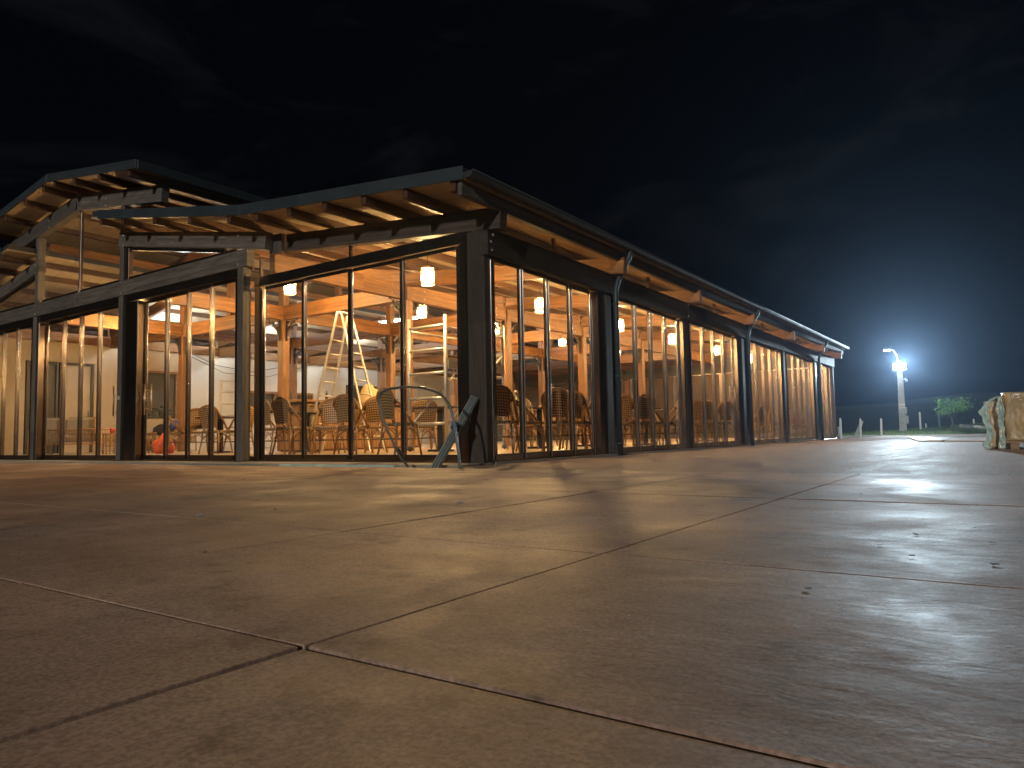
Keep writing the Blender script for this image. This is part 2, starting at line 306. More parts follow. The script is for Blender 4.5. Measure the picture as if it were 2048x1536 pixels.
for i in range(len(XL) - 1):
    for j in range(len(YL) - 1):
        w = round(XL[i + 1] - XL[i] - (.007 if i in (3, 4) else 0), 3); h = 1.118 - (.006 if j in (4, 5) else 0); gx = .0055
        def mk(w=w, h=h): return MB().box((-w / 2 + gx / 2, -h / 2 + gx / 2, -.09), (w / 2 - gx / 2, h / 2 - gx / 2, 0)).mesh('slab', M_slab, .0016, 1)
        dz = rs.uniform(-.0015, .0015) - 0
        m = T((XL[i] + XL[i + 1]) / 2, YL[j] + .559, GZ + dz) @ Matrix.Rotation(rs.uniform(-.0005, .0005), 4, 'X') @ Matrix.Rotation(rs.uniform(-.0005, .0005), 4, 'Y')
        inst(('slab', w, h), mk, 'slab', terr, m)
# far terrace sheet along the glazed side (subdivided a little so it is not a perfect plane)
ft = MB(); nx, ny = 46, 16; X0, X1, Y0, Y1 = -1.255, 33.6, -14, .02
vs = []
for a in range(nx + 1):
    for b in range(ny + 1):
        x = X0 + (X1 - X0) * a / nx; y = Y0 + (Y1 - Y0) * b / ny
        vs.append(V(x, y, FZ + .002 * math.sin(x * 1.3 + y) * math.sin(y * .9) * (1 if a else 0)))
ft.add(vs, [(a * (ny + 1) + b, (a + 1) * (ny + 1) + b, (a + 1) * (ny + 1) + b + 1, a * (ny + 1) + b + 1) for a in range(nx) for b in range(ny)], True)
pav = struct(ft.build('pavement', M_slab2))
ts = MB().box((X0 + .01, Y0, -.6), (X1, Y1 - .03, FZ - .012)); tag(ts.build('pavement_base', M_dirt, pav))
tr = MB().box((-1.26, .02, -.62), (-.62, 24, -.34)); struct(tr.build('trench_floor', M_dirt))
pl = MB().box((-.60, .03, -.6), (.1, 22.4, -.108)); struct(pl.build('threshold_strip', M_plinth, None, None, .006))
# ------------------------------------------------------------------ the pavilion
B = thing('glazed_pavilion', 'large glazed timber pavilion lit warm from inside, with stepped low roofs', 'building')
PX = [0.12, 3.55, 7.2, 11.1, 15.2, 19.4, 22.5]   # frame lines
COLY = [4.75, 8.75, 12.99, 16.99]
def rt(y):
    """top of the rafters above y (lower roofs)"""
    if y > YC: y = 2 * YC - y
    return 3.27 + .09 * y if y <= 4.15 else 3.6435 + .176 * (y - 4.15)
def ru(y): return 5.64 - .145 * abs(y - YC)
mir = lambda y: 2 * YC - y
# floor
MB().box((.16, .2, -.3), (XEND, mir(.2), -.022)).build('floor', M_tile, B); MB().box((-.018, 5.0, -.3), (.158, mir(5.0), -.023)).build('floor', M_tile, B)
MB().box((.1, -.02, -.4), (XEND, .1, -.1)).build('plinth', M_plinth, B)
# --- posts
def post(x, y, z0, z1, m=M_extwood, w=.2, name='post', d=None):
    d = d or w; l = round(z1 - z0, 3)
    return inst(('post', l, w, d, m.name), lambda: MB().box((0, -w / 2, -d / 2), (l, w / 2, d / 2)).mesh('post', m, .006), name, B, Matrix(((0, 0, -1, x), (0, 1, 0, y), (1, 0, 0, z0), (0, 0, 0, 1))))
tag(post(.13, .205, FZ, 3.0, M_extdark, w=.29, d=.24), 'stout dark corner post between the two glazed sides')
post(.13, mir(.205), FZ, 3.0, w=.29, d=.24)
for x in PX[1:]: post(x - .03, .115, FZ, 2.645, M_extdark, w=.2)
for y in (5.03, 8.96, mir(8.96), mir(5.03)): post(-.16, y, -.1, 3.175, w=.16, d=.16)
# --- beams on the long side
for a, b in zip([-.02] + PX[1:-1], PX[1:]): beam('lintel_beam', (a + .004, .04, 3.012), (b - .004 if b < 22 else XEND, .04, 3.012), .12, .36, M_extdark, B)
# bolts on the corner lintel
def bolt(x, y, z, ax='Y', r=.018, par=None):
    k = ('bolt', r)
    mk = lambda: MB().lathe([(0, .016), (r * .6, .015), (r, .008), (r, 0)], 8).mesh('bolt', M_steel)
    m = Matrix.Rotation(math.pi / 2, 4, 'X') if ax == 'Y' else Matrix.Rotation(-math.pi / 2, 4, 'Y')
    return inst(k, mk, 'bolt', par or B, Matrix.Translation((x, y, z)) @ m)
for x, z in ((.11, 2.93), (.08, 2.72), (.06, 2.83), (7.2, 2.95), (7.2, 2.72), (15.2, 2.95), (15.2, 2.72)): bolt(x, -.021, z)
# --- gable front, plane of the side aisle (A) and of the main front (B)
def A_front(f):
    """f maps y to y (identity or mirror)"""
    def bm2(name, y0, z0, y1, z1, x, w, h, m=M_extwood): return beam(name, (x, f(y0), z0), (x, f(y1), z1), w, h, m, B)
    bm2('rafter', -.24, rt(-.24), 4.12, rt(4.12), .07, .16, .285, M_extdark)
    bm2('transom', .352, 3.03, 4.98, 3.03, .05, .10, .165, M_alu)
    for y in (2.65, 4.86): post(.05, f(y), 3.032, rt(min(y, 4.1)) - .29, M_alu, .05)
    post(.05, f(4.90), -.1, 2.862, M_alu, .14, d=.1)
    post(.05, f(.42), -.1, 2.862, M_alu, .13, d=.1)
    post(-.02, f(4.33), 3.35, rt(4.12) + .02, M_extwood, .3, d=.1)
A_front(lambda y: y); A_front(mir)
beam('return_rail', (-.1, 4.93, 3.45), (.06, 4.93, 3.45), .04, .05, M_alu, B); beam('return_rail', (-.1, 4.93, 3.20), (.06, 4.93, 3.20), .04, .05, M_alu, B)
# main front: chord, rafters, clerestory
XB = -.16
beam('tie_beam', (XB, 4.86, 3.485), (XB, YC - .003, 3.485), .15, .305, M_extwood, B); beam('tie_beam', (XB, YC + .003, 3.485), (XB, mir(4.86), 3.485), .15, .305, M_extwood, B)
for f in (lambda y: y, mir):
    beam('rafter', (XB, f(4.34), rt(4.34)), (XB, f(9.06), rt(9.06)), .15, .29, M_extwood, B)
    beam('upper_rafter', (XB - .01, f(7.48), ru(7.48)), (XB - .01, YC + (-.004 if f(0) == 0 else .004), ru(YC)), .16, .33, M_extwood, B)
    post(XB + .005, f(8.97), 3.487, ru(8.97) - .335, M_extwood, .15)
    post(XB + .03, f(8.84), 3.487, rt(8.84) - .30, M_alu, .09)
    beam('window_rail', (XB + .03, f(8.78), 3.56), (XB + .03, f(5.3), 3.56), .06, .07, M_alu, B)
    beam('window_rail', (XB + .03, f(8.78), rt(8.78) - .30), (XB + .03, f(5.6), rt(5.6) - .30), .06, .06, M_alu, B)
    beam('window_rail', (XB + .03, f(9.08), 3.56), (XB + .03, YC - .035 if f(0) == 0 else YC + .035, 3.56), .06, .07, M_alu, B)
    for y, z in ((5.1, 3.44), (5.1, 3.24), (8.96, 3.44), (8.96, 3.24), (4.6, 3.62), (5.1, 3.73), (8.9, 4.4), (8.9, 4.2)): bolt(XB - .077, f(y), z, 'X', .02)
    bolt(XB - .09, f(9.6), 5.3, 'X', .02); bolt(XB - .09, f(9.6), 5.15, 'X', .02)
post(XB + .03, YC, 3.487, ru(YC) - .34, M_alu, .06)
# --- purlins, roof boards and sheets
XA, XZ = -.82, 23.35
lowY = [-.09, .71, 1.47, 2.26, 3.04, 3.82, 4.52, 5.62, 6.71, 7.81, 8.62]
upY = [7.62, 8.72, 9.75, 10.62]
for f in (lambda y: y, mir):
    for y in lowY: beam('purlin', (XA, f(y), rt(y) + .13), (XZ, f(y), rt(y) + .13), .09, .127, M_purlin, B)
    for y in upY: beam('purlin', (XA, f(y), ru(y) + .13), (XZ, f(y), ru(y) + .13), .09, .127, M_purlin, B)
tag(beam('eaves_beam', (XA, -.20, rt(-.2) + .10), (XZ, -.20, rt(-.2) + .10), .07, .16, M_extwood, B))
def roof(y0, z0, y1, z1):
    s = MB(); s.add([V(XA - .02, y0, z0), V(XZ, y0, z0), V(XZ, y1, z1), V(XA - .02, y1, z1), V(XA - .02, y0, z0 + .03), V(XZ, y0, z0 + .03), V(XZ, y1, z1 + .03), V(XA - .02, y1, z1 + .03)], [(0, 3, 2, 1), (4, 5, 6, 7), (0, 1, 5, 4), (1, 2, 6, 5), (2, 3, 7, 6), (3, 0, 4, 7)]); s.build('ceiling_boarding', M_soffit, B)
    s = MB(); a = .032; h = .145; s.add([V(XA, y0, z0 + a), V(XZ + .03, y0, z0 + a), V(XZ + .03, y1, z1 + a), V(XA, y1, z1 + a), V(XA, y0, z0 + h), V(XZ + .03, y0, z0 + h), V(XZ + .03, y1, z1 + h), V(XA, y1, z1 + h)], [(0, 3, 2, 1), (4, 5, 6, 7), (0, 1, 5, 4), (1, 2, 6, 5), (2, 3, 7, 6), (3, 0, 4, 7)]); return s.build('roof_sheet', M_roof, B)
def barge(y0, z0, y1, z1, bot=-.015, top=.155):
    s = MB(); x0, x1 = XA - .045, XA - .021
    s.add([V(x0, y0, z0 + bot), V(x1, y0, z0 + bot), V(x1, y1, z1 + bot), V(x0, y1, z1 + bot), V(x0, y0, z0 + top), V(x1, y0, z0 + top), V(x1, y1, z1 + top), V(x0, y1, z1 + top)], [(0, 3, 2, 1), (4, 5, 6, 7), (0, 1, 5, 4), (1, 2, 6, 5), (2, 3, 7, 6), (3, 0, 4, 7)]); return s.build('barge_board', M_anthra, B, None, .004)
o_ = .132
for f in (lambda y: y, mir):
    e = .002
    roof(f(-.28), rt(-.28) + o_, f(4.15 - e), rt(4.15) + o_); roof(f(4.15 + e), rt(4.15) + o_, f(8.95), rt(8.95) + o_); roof(f(7.30), ru(7.30) + o_, f(YC - e), ru(YC) + o_)
    barge(f(-.285), rt(-.285) + o_, f(4.15 - e), rt(4.15) + o_); barge(f(4.15 + e), rt(4.15) + o_, f(8.66), rt(8.66) + o_); barge(f(7.28), ru(7.28) + o_, f(YC - e), ru(YC) + o_)
    # eaves fascia of the upper roof
    beam('fascia', (XA - .02, f(7.27), ru(7.27) + o_ + .15), (XZ, f(7.27), ru(7.27) + o_ + .15), .02, .17, M_anthra, B)
# --- gutter and downpipes
gz, gy, gr = rt(-.36) + .205, -.368, .078
gp = MB(); nn = 10; prof = []
for k in range(nn + 1):
    a = math.pi + math.pi * k / nn; prof.append((gy + gr * math.cos(a), gz + gr * math.sin(a)))
inner = [(gy + (gr - .006) * math.cos(math.pi + math.pi * k / nn), gz + (gr - .006) * math.sin(math.pi + math.pi * k / nn)) for k in range(nn, -1, -1)]
ring = prof + inner; gx0, gx1 = XA - .05, XZ + .1
vs = [V(gx0, y, z) for y, z in ring] + [V(gx1, y, z) for y, z in ring]; q = len(ring)
gp.add(vs, [(i, (i + 1) % q, (i + 1) % q + q, i + q) for i in range(q)], True)
gp.add([V(gx0 + .001, y, z) for y, z in prof], [tuple(range(nn + 1))]); gp.add([V(gx1 - .001, y, z) for y, z in prof], [tuple(range(nn + 1))])
M_gutter = mat('dark_gutter_coating', (.028, .037, .043), (.035, .045, .052), 3, rough=(.45, .6))
gut = gp.build('gutter', M_gutter, B)
gb = MB(); gb.tube([V(gx0, gy - gr, gz + .004), V(gx1, gy - gr, gz + .004)], .011, 6); gb.build('gutter_bead', M_gutter, gut)
mkc = lambda: MB().add([V(dx, y0 * 1.0, z0) for dx in (0, .035) for (y0, z0) in [((gr + .005) * math.cos(math.pi + math.pi * k / nn), (gr + .005) * math.sin(math.pi + math.pi * k / nn)) for k in range(nn + 1)]], [(k, k + 1, k + 1 + nn + 1, k + nn + 1) for k in range(nn)], True).mesh('gutter_clip', M_anthra)
x = -.6
while x < XZ:
    inst('gclip', mkc, 'gutter_clip', gut, T(x, gy, gz)); x += 1.05
for X in (3.62, 11.22, 19.55):
    d = MB(); pts = [V(X, gy, gz - .05), V(X, gy, gz - .14), V(X, gy + .015, gz - .2), V(X, gy + .06, gz - .26), V(X, -.16, 3.02 - .09), V(X, -.115, 2.93 - .09), V(X, -.085, 2.82 - .1), V(X, -.082, 2.6), V(X, -.082, FZ + .004)]
    d.tube(pts, .047, 12); dp_ = d.build('downpipe', M_anthra, B)
    for z in (2.45, 1.2, .05):
        c = MB(); c.tube([V(X, -.082, z), V(X, -.082, z + .045)], .054, 12); c.build('pipe_collar', M_anthra, dp_)
# --- clerestory strip above the lintel on the long side
for i, (a, b) in enumerate(zip(PX[:-1], PX[1:])):
    zt = rt(.06) - .29 + .30
    for k in range(3):
        x = a + (b - a) * k / 2
        if k < 2 or i == 5: post(x if k else x + .03, .075, 3.014, rt(.06) - .003, M_alu, .06)
    for k in range(2):
        x0 = a + (b - a) * k / 2 + .04; x1 = a + (b - a) * (k + 1) / 2 - .04
        MB().box((x0, .07, 3.016), (x1, .082, rt(.06) - .005)).build('clerestory_pane', M_glass, B)
# --- glazed sliding panels
def panel(org, u, w, h, off, handle=None, st=.05, top=.055, bot=.085, name='sliding_panel'):
    """org: bottom corner of the glass; u: unit vector along the front; off: depth of the track"""
    u = Vector(u); n = V(0, 0, 1).cross(u) * -1
    m = Matrix(((u.x, -n.x, 0, org[0] - n.x * off), (u.y, -n.y, 0, org[1] - n.y * off), (0, 0, 1, org[2]), (0, 0, 0, 1)))
    w = round(w, 3); h = round(h, 3); d = .024
    def mk():
        b = MB(); b.box((-.003, -d, -bot), (st, d, h + top)); b.box((w - st, -d, -bot), (w + .003, d, h + top)); b.box((st, -d + .001, -bot), (w - st, d - .001, 0)); b.box((st, -d + .001, h), (w - st, d - .001, h + top)); return b.mesh(name, M_alu, .0175, 4)
    p = inst((name, w, h, st), mk, name, B, m)
    inst((name + 'p', w, h, st), lambda: MB().box((st, -.005, 0), (w - st, .005, h)).mesh('pane', M_glass), 'pane', p, m)
    if name == 'sliding_panel':  # thin polished tubes added on the stiles to give bright highlight lines
        def mks():
            q = MB()
            for xx in (st - .004, w - st + .004): q.tube([V(xx, -.010, 0), V(xx, -.010, h)], .0085, 8, cap=False)
            for xx in (.004, w - .004): q.tube([V(xx, -d - .001, -.08), V(xx, -d - .001, h)], .0065, 8, cap=False)
            return q.mesh('highlight_strip', M_strip)
        inst((name + 's', w, h, st), mks, 'highlight_strip', p, m)
    if handle is not None:
        hx = w - .1 if handle == 'r' else .1
        for sgn in (-1, 1):
            hb = MB(); yy = sgn * .065; hb.tube([V(hx, yy, .78), V(hx, yy, 1.38)], .016, 10)
            for z in (.90, 1.26): hb.tube([V(hx, sgn * .02, z), V(hx, yy, z)], .009, 8)
            hb.build('handle', M_steel2, p, m)
    return p
M_strip = mat('polished_highlight_strip', (.55, .52, .48), rough=(.16, .22), metal=1)
M_steel2 = mat('brushed_steel_handle', (.5, .42, .33), rough=(.25, .35), metal=.9)
TR = [.0, .036, .072, .108]
def door_set(fix, a0, a1, n, z0, z1, axis, handles={}, stag=True):
    w = (a1 - a0) / n
    for k in range(n):
        lap = .022
        s = a0 + k * w - (lap if k else 0); e = a0 + (k + 1) * w + (lap if k < n - 1 else 0)
        off = TR[k % 4] if stag else TR[k % 2]
        if axis == 'X': panel((s, fix, z0), (1, 0, 0), e - s, z1 - z0, off, handles.get(k))
        else: panel((fix, s, z0), (0, 1, 0), e - s, z1 - z0, -off, handles.get(k))
# long side bays
RB = [(.10, 3.14, 4), (3.86, 6.98, 4), (7.40, 10.62, 4), (11.46, 14.82, 4), (15.5, 19.02, 4), (19.8, 22.35, 3)]
for i, (a, b, n) in enumerate(RB):
    door_set(.05, a, b, n, 0, 2.60, 'X', {3: 'r'} if i == 2 else {})
    nxt = RB[i + 1][0] if i < 5 else XEND
    if i < 5:
        for x0, x1 in ((b + .02, PX[i + 1] - .135), (PX[i + 1] + .075, nxt - .02)):
            if x1 - x0 > .02: MB().box((x0, .03, FZ + .02), (x1, .17, 2.645)).build('door_jamb', M_alu, B, None, .006)
    MB().box((a - .02, -.0, FZ + .005), (b + .02, .19, -.088)).build('door_track', M_alu, B, None, .004)
    MB().box((a - .02, .005, 2.657), (b + .02, .19, 2.70)).build('door_head', M_alu, B)
# aisle front
door_set(.02, .49, 4.81, 4, 0, 2.80, 'Y', {}, False)
MB().box((-.02, .36, -.12), (.14, 4.95, -.088)).build('door_track', M_alu, B)
# mirrored aisle
door_set(.02, mir(4.81), mir(.49), 4, 0, 2.80, 'Y', {}, False)
# main front
door_set(-.14, 5.24, 8.36, 4, 0, 2.98, 'Y', {3: 'r'})
door_set(-.14, 9.12, 12.62, 4, 0, 2.98, 'Y', {0: 'l'})
door_set(-.14, mir(8.70), mir(5.24), 4, 0, 2.98, 'Y', {})
for a, b in ((5.12, 5.22), (8.38, 8.87), (9.05, 9.10), (12.64, 12.68), (12.86, 13.02)): MB().box((-.2, a, -.09), (-.02, b, 3.03)).build('door_jamb', M_alu, B, None, .006)
MB().box((-.2, 5.12, 3.036), (.0, mir(5.12), 3.175)).build('door_head', M_alu, B, None, .004)
MB().box((-.22, 5.05, -.12), (.0, mir(5.05), -.088)).build('door_track', M_alu, B)
MB().box((-.246, 8.92, 1.10), (-.241, 8.99, 1.17)).build('tape_piece', M_teal, B)
# fixed panes above
def tripane(pts, x, name='pane'):
    b = MB(); n = len(pts); b.add([V(x, p[0], p[1]) for p in pts] + [V(x + .01, p[0], p[1]) for p in pts], [tuple(range(n)), tuple(range(2 * n - 1, n - 1, -1))] + [(i, (i + 1) % n, (i + 1) % n + n, i + n) for i in range(n)])
    return b.build(name, M_glass, B)
for f in (lambda y: y, mir):
    tripane([(f(.9), 3.032), (f(2.62), 3.032), (f(2.62), rt(2.62) - .287), (f(.9), rt(.9) - .287)], .05, 'gable_pane')
    tripane([(f(2.68), 3.032), (f(4.83), 3.032), (f(4.83), rt(4.1) - .287), (f(2.68), rt(2.68) - .287)], .05, 'gable_pane')
    tripane([(f(8.79), 3.562), (f(5.7), 3.562), (f(8.79), rt(8.79) - .365)], XB + .03, 'gable_pane')
    tripane([(f(9.05), 3.562), (f(YC - .03), 3.562), (f(YC - .03), ru(YC) - .345), (f(9.05), ru(9.05) - .345)], XB + .03, 'clerestory_pane')
# --- inner frames: columns, ties, rafters
def bracket(x, y, z, ang, par):
    def mk():
        w, h = .42, .50; pts = [(0, 0), (w, 0), (w, -.035)]
        for k in range(9):
            a = k / 8; pts.append((w - .06 - (w - .11) * math.sin(a * math.pi / 2), -.035 - (h - .085) * (1 - math.cos(a * math.pi / 2))))
        pts += [(.05, -h), (0, -h)]
        b = bmesh.new(); 
        def holes(cx, cz, r, n): return [(cx + r * math.cos(2 * math.pi * i / n), cz + r * math.sin(2 * math.pi * i / n)) for i in range(n)]
        loops = [pts, holes(.135, -.125, .085, 14), holes(.275, -.065, .032, 8), holes(.055, -.31, .026, 8)]
        es = []
        for lp in loops:
            vv = [b.verts.new((p[0], -.022, p[1])) for p in lp]
            es += [b.edges.new((vv[i], vv[(i + 1) % len(vv)])) for i in range(len(vv))]
        bmesh.ops.triangle_fill(b, use_beauty=True, use_dissolve=False, edges=es)
        r_ = bmesh.ops.extrude_face_region(b, geom=list(b.faces))
        bmesh.ops.translate(b, vec=(0, .044, 0), verts=[v for v in r_['geom'] if isinstance(v, bmesh.types.BMVert)])
        bmesh.ops.recalc_face_normals(b, faces=b.faces); m = bpy.data.meshes.new('bracket'); b.to_mesh(m); b.free(); m.materials.append(M_bracket); return m
    return inst('bracket', mk, 'bracket', par, T(x, y, z, ang))
TB, TT = 3.12, 3.45
for i, x in enumerate(PX):
    inside = i > 0
    x = x if inside else .35
    for y in COLY:
        if not inside: continue
        if y > 16: 
            continue
        c = post(x, y, -.02, TB - .003, M_wood, .2, 'column')
        dirs = [math.pi / 2, -math.pi / 2, 0, math.pi]
        if y == COLY[0]: dirs = [math.pi / 2, 0, math.pi]
        for a in dirs: bracket(x + .1 * math.cos(a), y + .1 * math.sin(a), TB - .003, a, c)
        if y in (8.75, 12.99): post(x, y, TT + .003, ru(y) - .34, M_wood, .17)
        else: post(x, y, TT + .003, rt(y) - .30, M_wood, .17)
        for dz in (.07, .26):
            bolt(x - .071, y, TB + dz, 'X', .02, c)
    if inside:
        beam('tie_beam', (x, COLY[0] - .1, TT), (x, 16.85, TT), .14, TT - TB, M_wood, B)
    xo = x
    if inside:
        for f in (lambda y: y, mir):
            beam('rafter', (xo, f(-.33 if f(0) == 0 else 0), rt(-.33 if f(0) == 0 else 0)), (xo, f(4.70), rt(4.13) + .09 * .57), .13, .285, M_wood, B)
            beam('rafter', (xo + .0, f(4.8), rt(4.8)), (xo, f(8.9), rt(8.9)), .13, .29, M_wood, B)
            beam('upper_rafter', (xo, f(7.5), ru(7.5)), (xo, YC + (-.003 if f(0) == 0 else .003), ru(YC)), .13, .33, M_wood, B)
        post(x, YC, TT + .003, ru(YC) - .34, M_wood, .15)
for y in COLY[:3]:
    for a, b in zip([.12] + PX[1:-1], PX[1:]):
        beam('tie_beam', (a + .072, y, TT - .002), (b - .072, y, TT - .002), .14, TT - TB - .004, M_wood, B)
        for k in (a + .5, b - .5): 
            for z in (TB + .08, TB + .25): bolt(k, y - .071, z, 'Y', .017)
for y in (8.75, 12.99):
    beam('wall_plate', (.1, y, ru(y) - .335), (22.4, y, ru(y) - .335), .13, .22, M_wood, B)
# --- rear partition with doors, end wall of glass
WY = 16.9
doors = [(1.28, 2.05, 2.5), (2.1, 3.0, 2.55), (4.55, 5.65, 2.48), (6.1, 6.7, 1.0)]
segs = [(.0, 1.22, 0, 3.17), (3.06, 4.48, 0, 3.17), (5.72, 22.5, 0, 3.17), (1.22, 3.06, 2.62, 3.17), (4.48, 5.72, 2.55, 3.17)]
for a, b, z0, z1 in segs: MB().box((a, WY, z0 - .02), (b, WY + .12, z1)).build('wall', M_wall if a < 5.0 else M_white, B)
beam('wall_beam', (.0, WY - .02, 3.45), (22.4, WY - .02, 3.45), .2, .28, M_wood, B)
for a, b, z in ((1.25, 2.07, 2.58), (2.11, 3.03, 2.58), (4.52, 5.68, 2.52)):
    fr = MB().box((a, WY - .02, -.02), (a + .06, WY + .1, z)).box((b - .06, WY - .02, -.02), (b, WY + .1, z)).box((a + .06, WY - .02, z - .06), (b - .06, WY + .1, z)).build('door_frame', M_wood if a > 4 else M_doordark, B)
    if a < 2 or a > 4: MB().box((a + .062, WY + .04, -.015), (b - .062, WY + .085, z - .062)).build('door_leaf', M_doordark, fr)
    else:
        dl = MB().box((a + .062, WY + .02, -.015), (b - .062, WY + .065, z - .062)).build('door_leaf', M_wall, fr); MB().tube([V(b - .13, WY - .03, 1.0), V(b - .13, WY - .03, 1.2)], .012).build('handle', M_iron, fr)
# end wall: dark brown boarding behind framed panels
M_endwall = mat('dark_brown_boarding', (.10, .062, .038), (.15, .095, .06), 3, (.5, 3, .4), (.35, .5))
MB().box((22.46, .15, -.02), (22.52, 16.9, 3.10)).build('end_wall', M_endwall, B)
for k in range(8):
    y0 = .3 + k * 2.06
    panel((22.42, y0, 0), (0, 1, 0), 2.06, 2.65, 0, None, .06, .05, .08, 'end_window')
MB().box((22.30, .2, 2.705), (22.455, 16.8, 3.1)).build('end_lintel', M_extwood, B)
MB().box((22.44, .2, 3.104), (22.50, 16.8, 3.62)).build('end_gable_wall', M_extwood, B)
MB().box((22.44, 4.8, 3.622), (22.50, mir(4.8), 4.5)).build('end_gable_wall', M_extwood, B)
# ------------------------------------------------------------------ lamps inside
def make_lantern():
    t = thing('pendant_lantern', 'x', 'lamp', T(0, 0, 0), 'pendant lanterns under the aisle ceiling')
    MB().tube([V(0, 0, .16), V(0, 0, .42)], .006, 6).build('cord', M_cable, t)
    MB().lathe([(.0, .19), (.03, .185), (.045, .165), (.11, .15), (.11, .142), (0, .142)], 16).build('cap', M_shade, t)
    sh = MB(); R_ = .115
    for z in (-.14, -.10, .10, .138): sh.tube([V(R_ * math.cos(a * math.pi / 12), R_ * math.sin(a * math.pi / 12), z) for a in range(24)], .006, 5, True)
    for s_ in (-1, 1):
        for k in range(9):
            a0 = 2 * math.pi * k / 9
            sh.tube([V(R_ * math.cos(a0 + s_ * u * .9), R_ * math.sin(a0 + s_ * u * .9), -.14 + .278 * u) for u in (0, .25, .5, .75, 1)], .010, 4)
    sh.build('shade', M_shade, t)
    MB().lathe([(0, .09), (.03, .085), (.045, .05), (.045, -.06), (.03, -.09), (0, -.098)], 14).build('bulb_glass', M_bulb, t)
    return t
lan = make_lantern()
spots = [(1.78, 2.6, 3.02, 'pendant lantern nearest the corner post, seen left of it through the gable glass'),
         (5.42, 2.6, 3.02, 'pendant lantern seen through the first bay right of the corner post'),
         (9.22, 2.6, 3.02, 'pendant lantern glowing right beside the first downpipe'),
         (12.75, 2.6, 3.02, 'pendant lantern at the right end of the second long-side bay'),
         (16.7, 2.6, 3.02, 'pendant lantern in the third long-side bay, left of the door handles'),
         (20.4, 2.6, 3.02, 'small far pendant lantern behind the second downpipe'),
         (2.05, 6.62, 3.42, 'glowing lantern just under the transom beside the grey junction post'),
         (5.5, 6.05, 3.30, 'small lantern above the scaffold tower, beside a column bracket'),
         (9.3, 6.6, 3.35, 'inner pendant lantern deep behind the bar'), (13.1, 6.6, 3.35, 'inner pendant lantern in the far middle of the hall'),
         (17.2, 6.6, 3.35, 'inner pendant lantern close to the dark end windows'),
         (1.75, 12.0, 2.95, 'pendant lantern over the cane sofas behind the main front')]
for i, (x, y, z, lb) in enumerate(spots):
    o = lan if i == 0 else copy_tree(lan, T(x, y, z), lb)
    o.matrix_basis = T(x, y, z); o['label'] = lb
ti = 0
for (x, y0, y1, z, lb) in [(9.1, 9.4, 12.3, 3.95, 'cool white light tube in the middle of the tall hall'), (13.2, 9.4, 12.3, 3.95, 'cool white light tube farthest back in the tall hall'), (8.2, 13.6, 16.4, 3.50, 'cool white light tube close to the rear white wall'), (4.6, 13.6, 16.4, 3.50, 'cool white light tube above the cane sofas'), (12.2, 13.6, 16.4, 3.50, 'cool white light tube near the dark rear window')]:
    t = thing('light_tube', lb, 'lamp', T(x, y0, z), 'cool light tubes of the middle hall')
    MB().box((x - .04, y0, z + .032), (x + .04, y1, z + .08)).build('housing', M_white, t, None)
    tz = z + (.115 if y0 > 13 else 0); MB().tube([V(x, y0 + .04, tz), V(x, y1 - .04, tz)], .03, 8).build('tube', M_led2 if y0 > 13 else M_led, t)
    for yy in (y0 + .4, y1 - .4): MB().tube([V(x, yy, z + .08), V(x, yy, (ru(yy) if yy < 13 else rt(yy)) - .02)], .004, 5).build('hanger', M_cable, t)
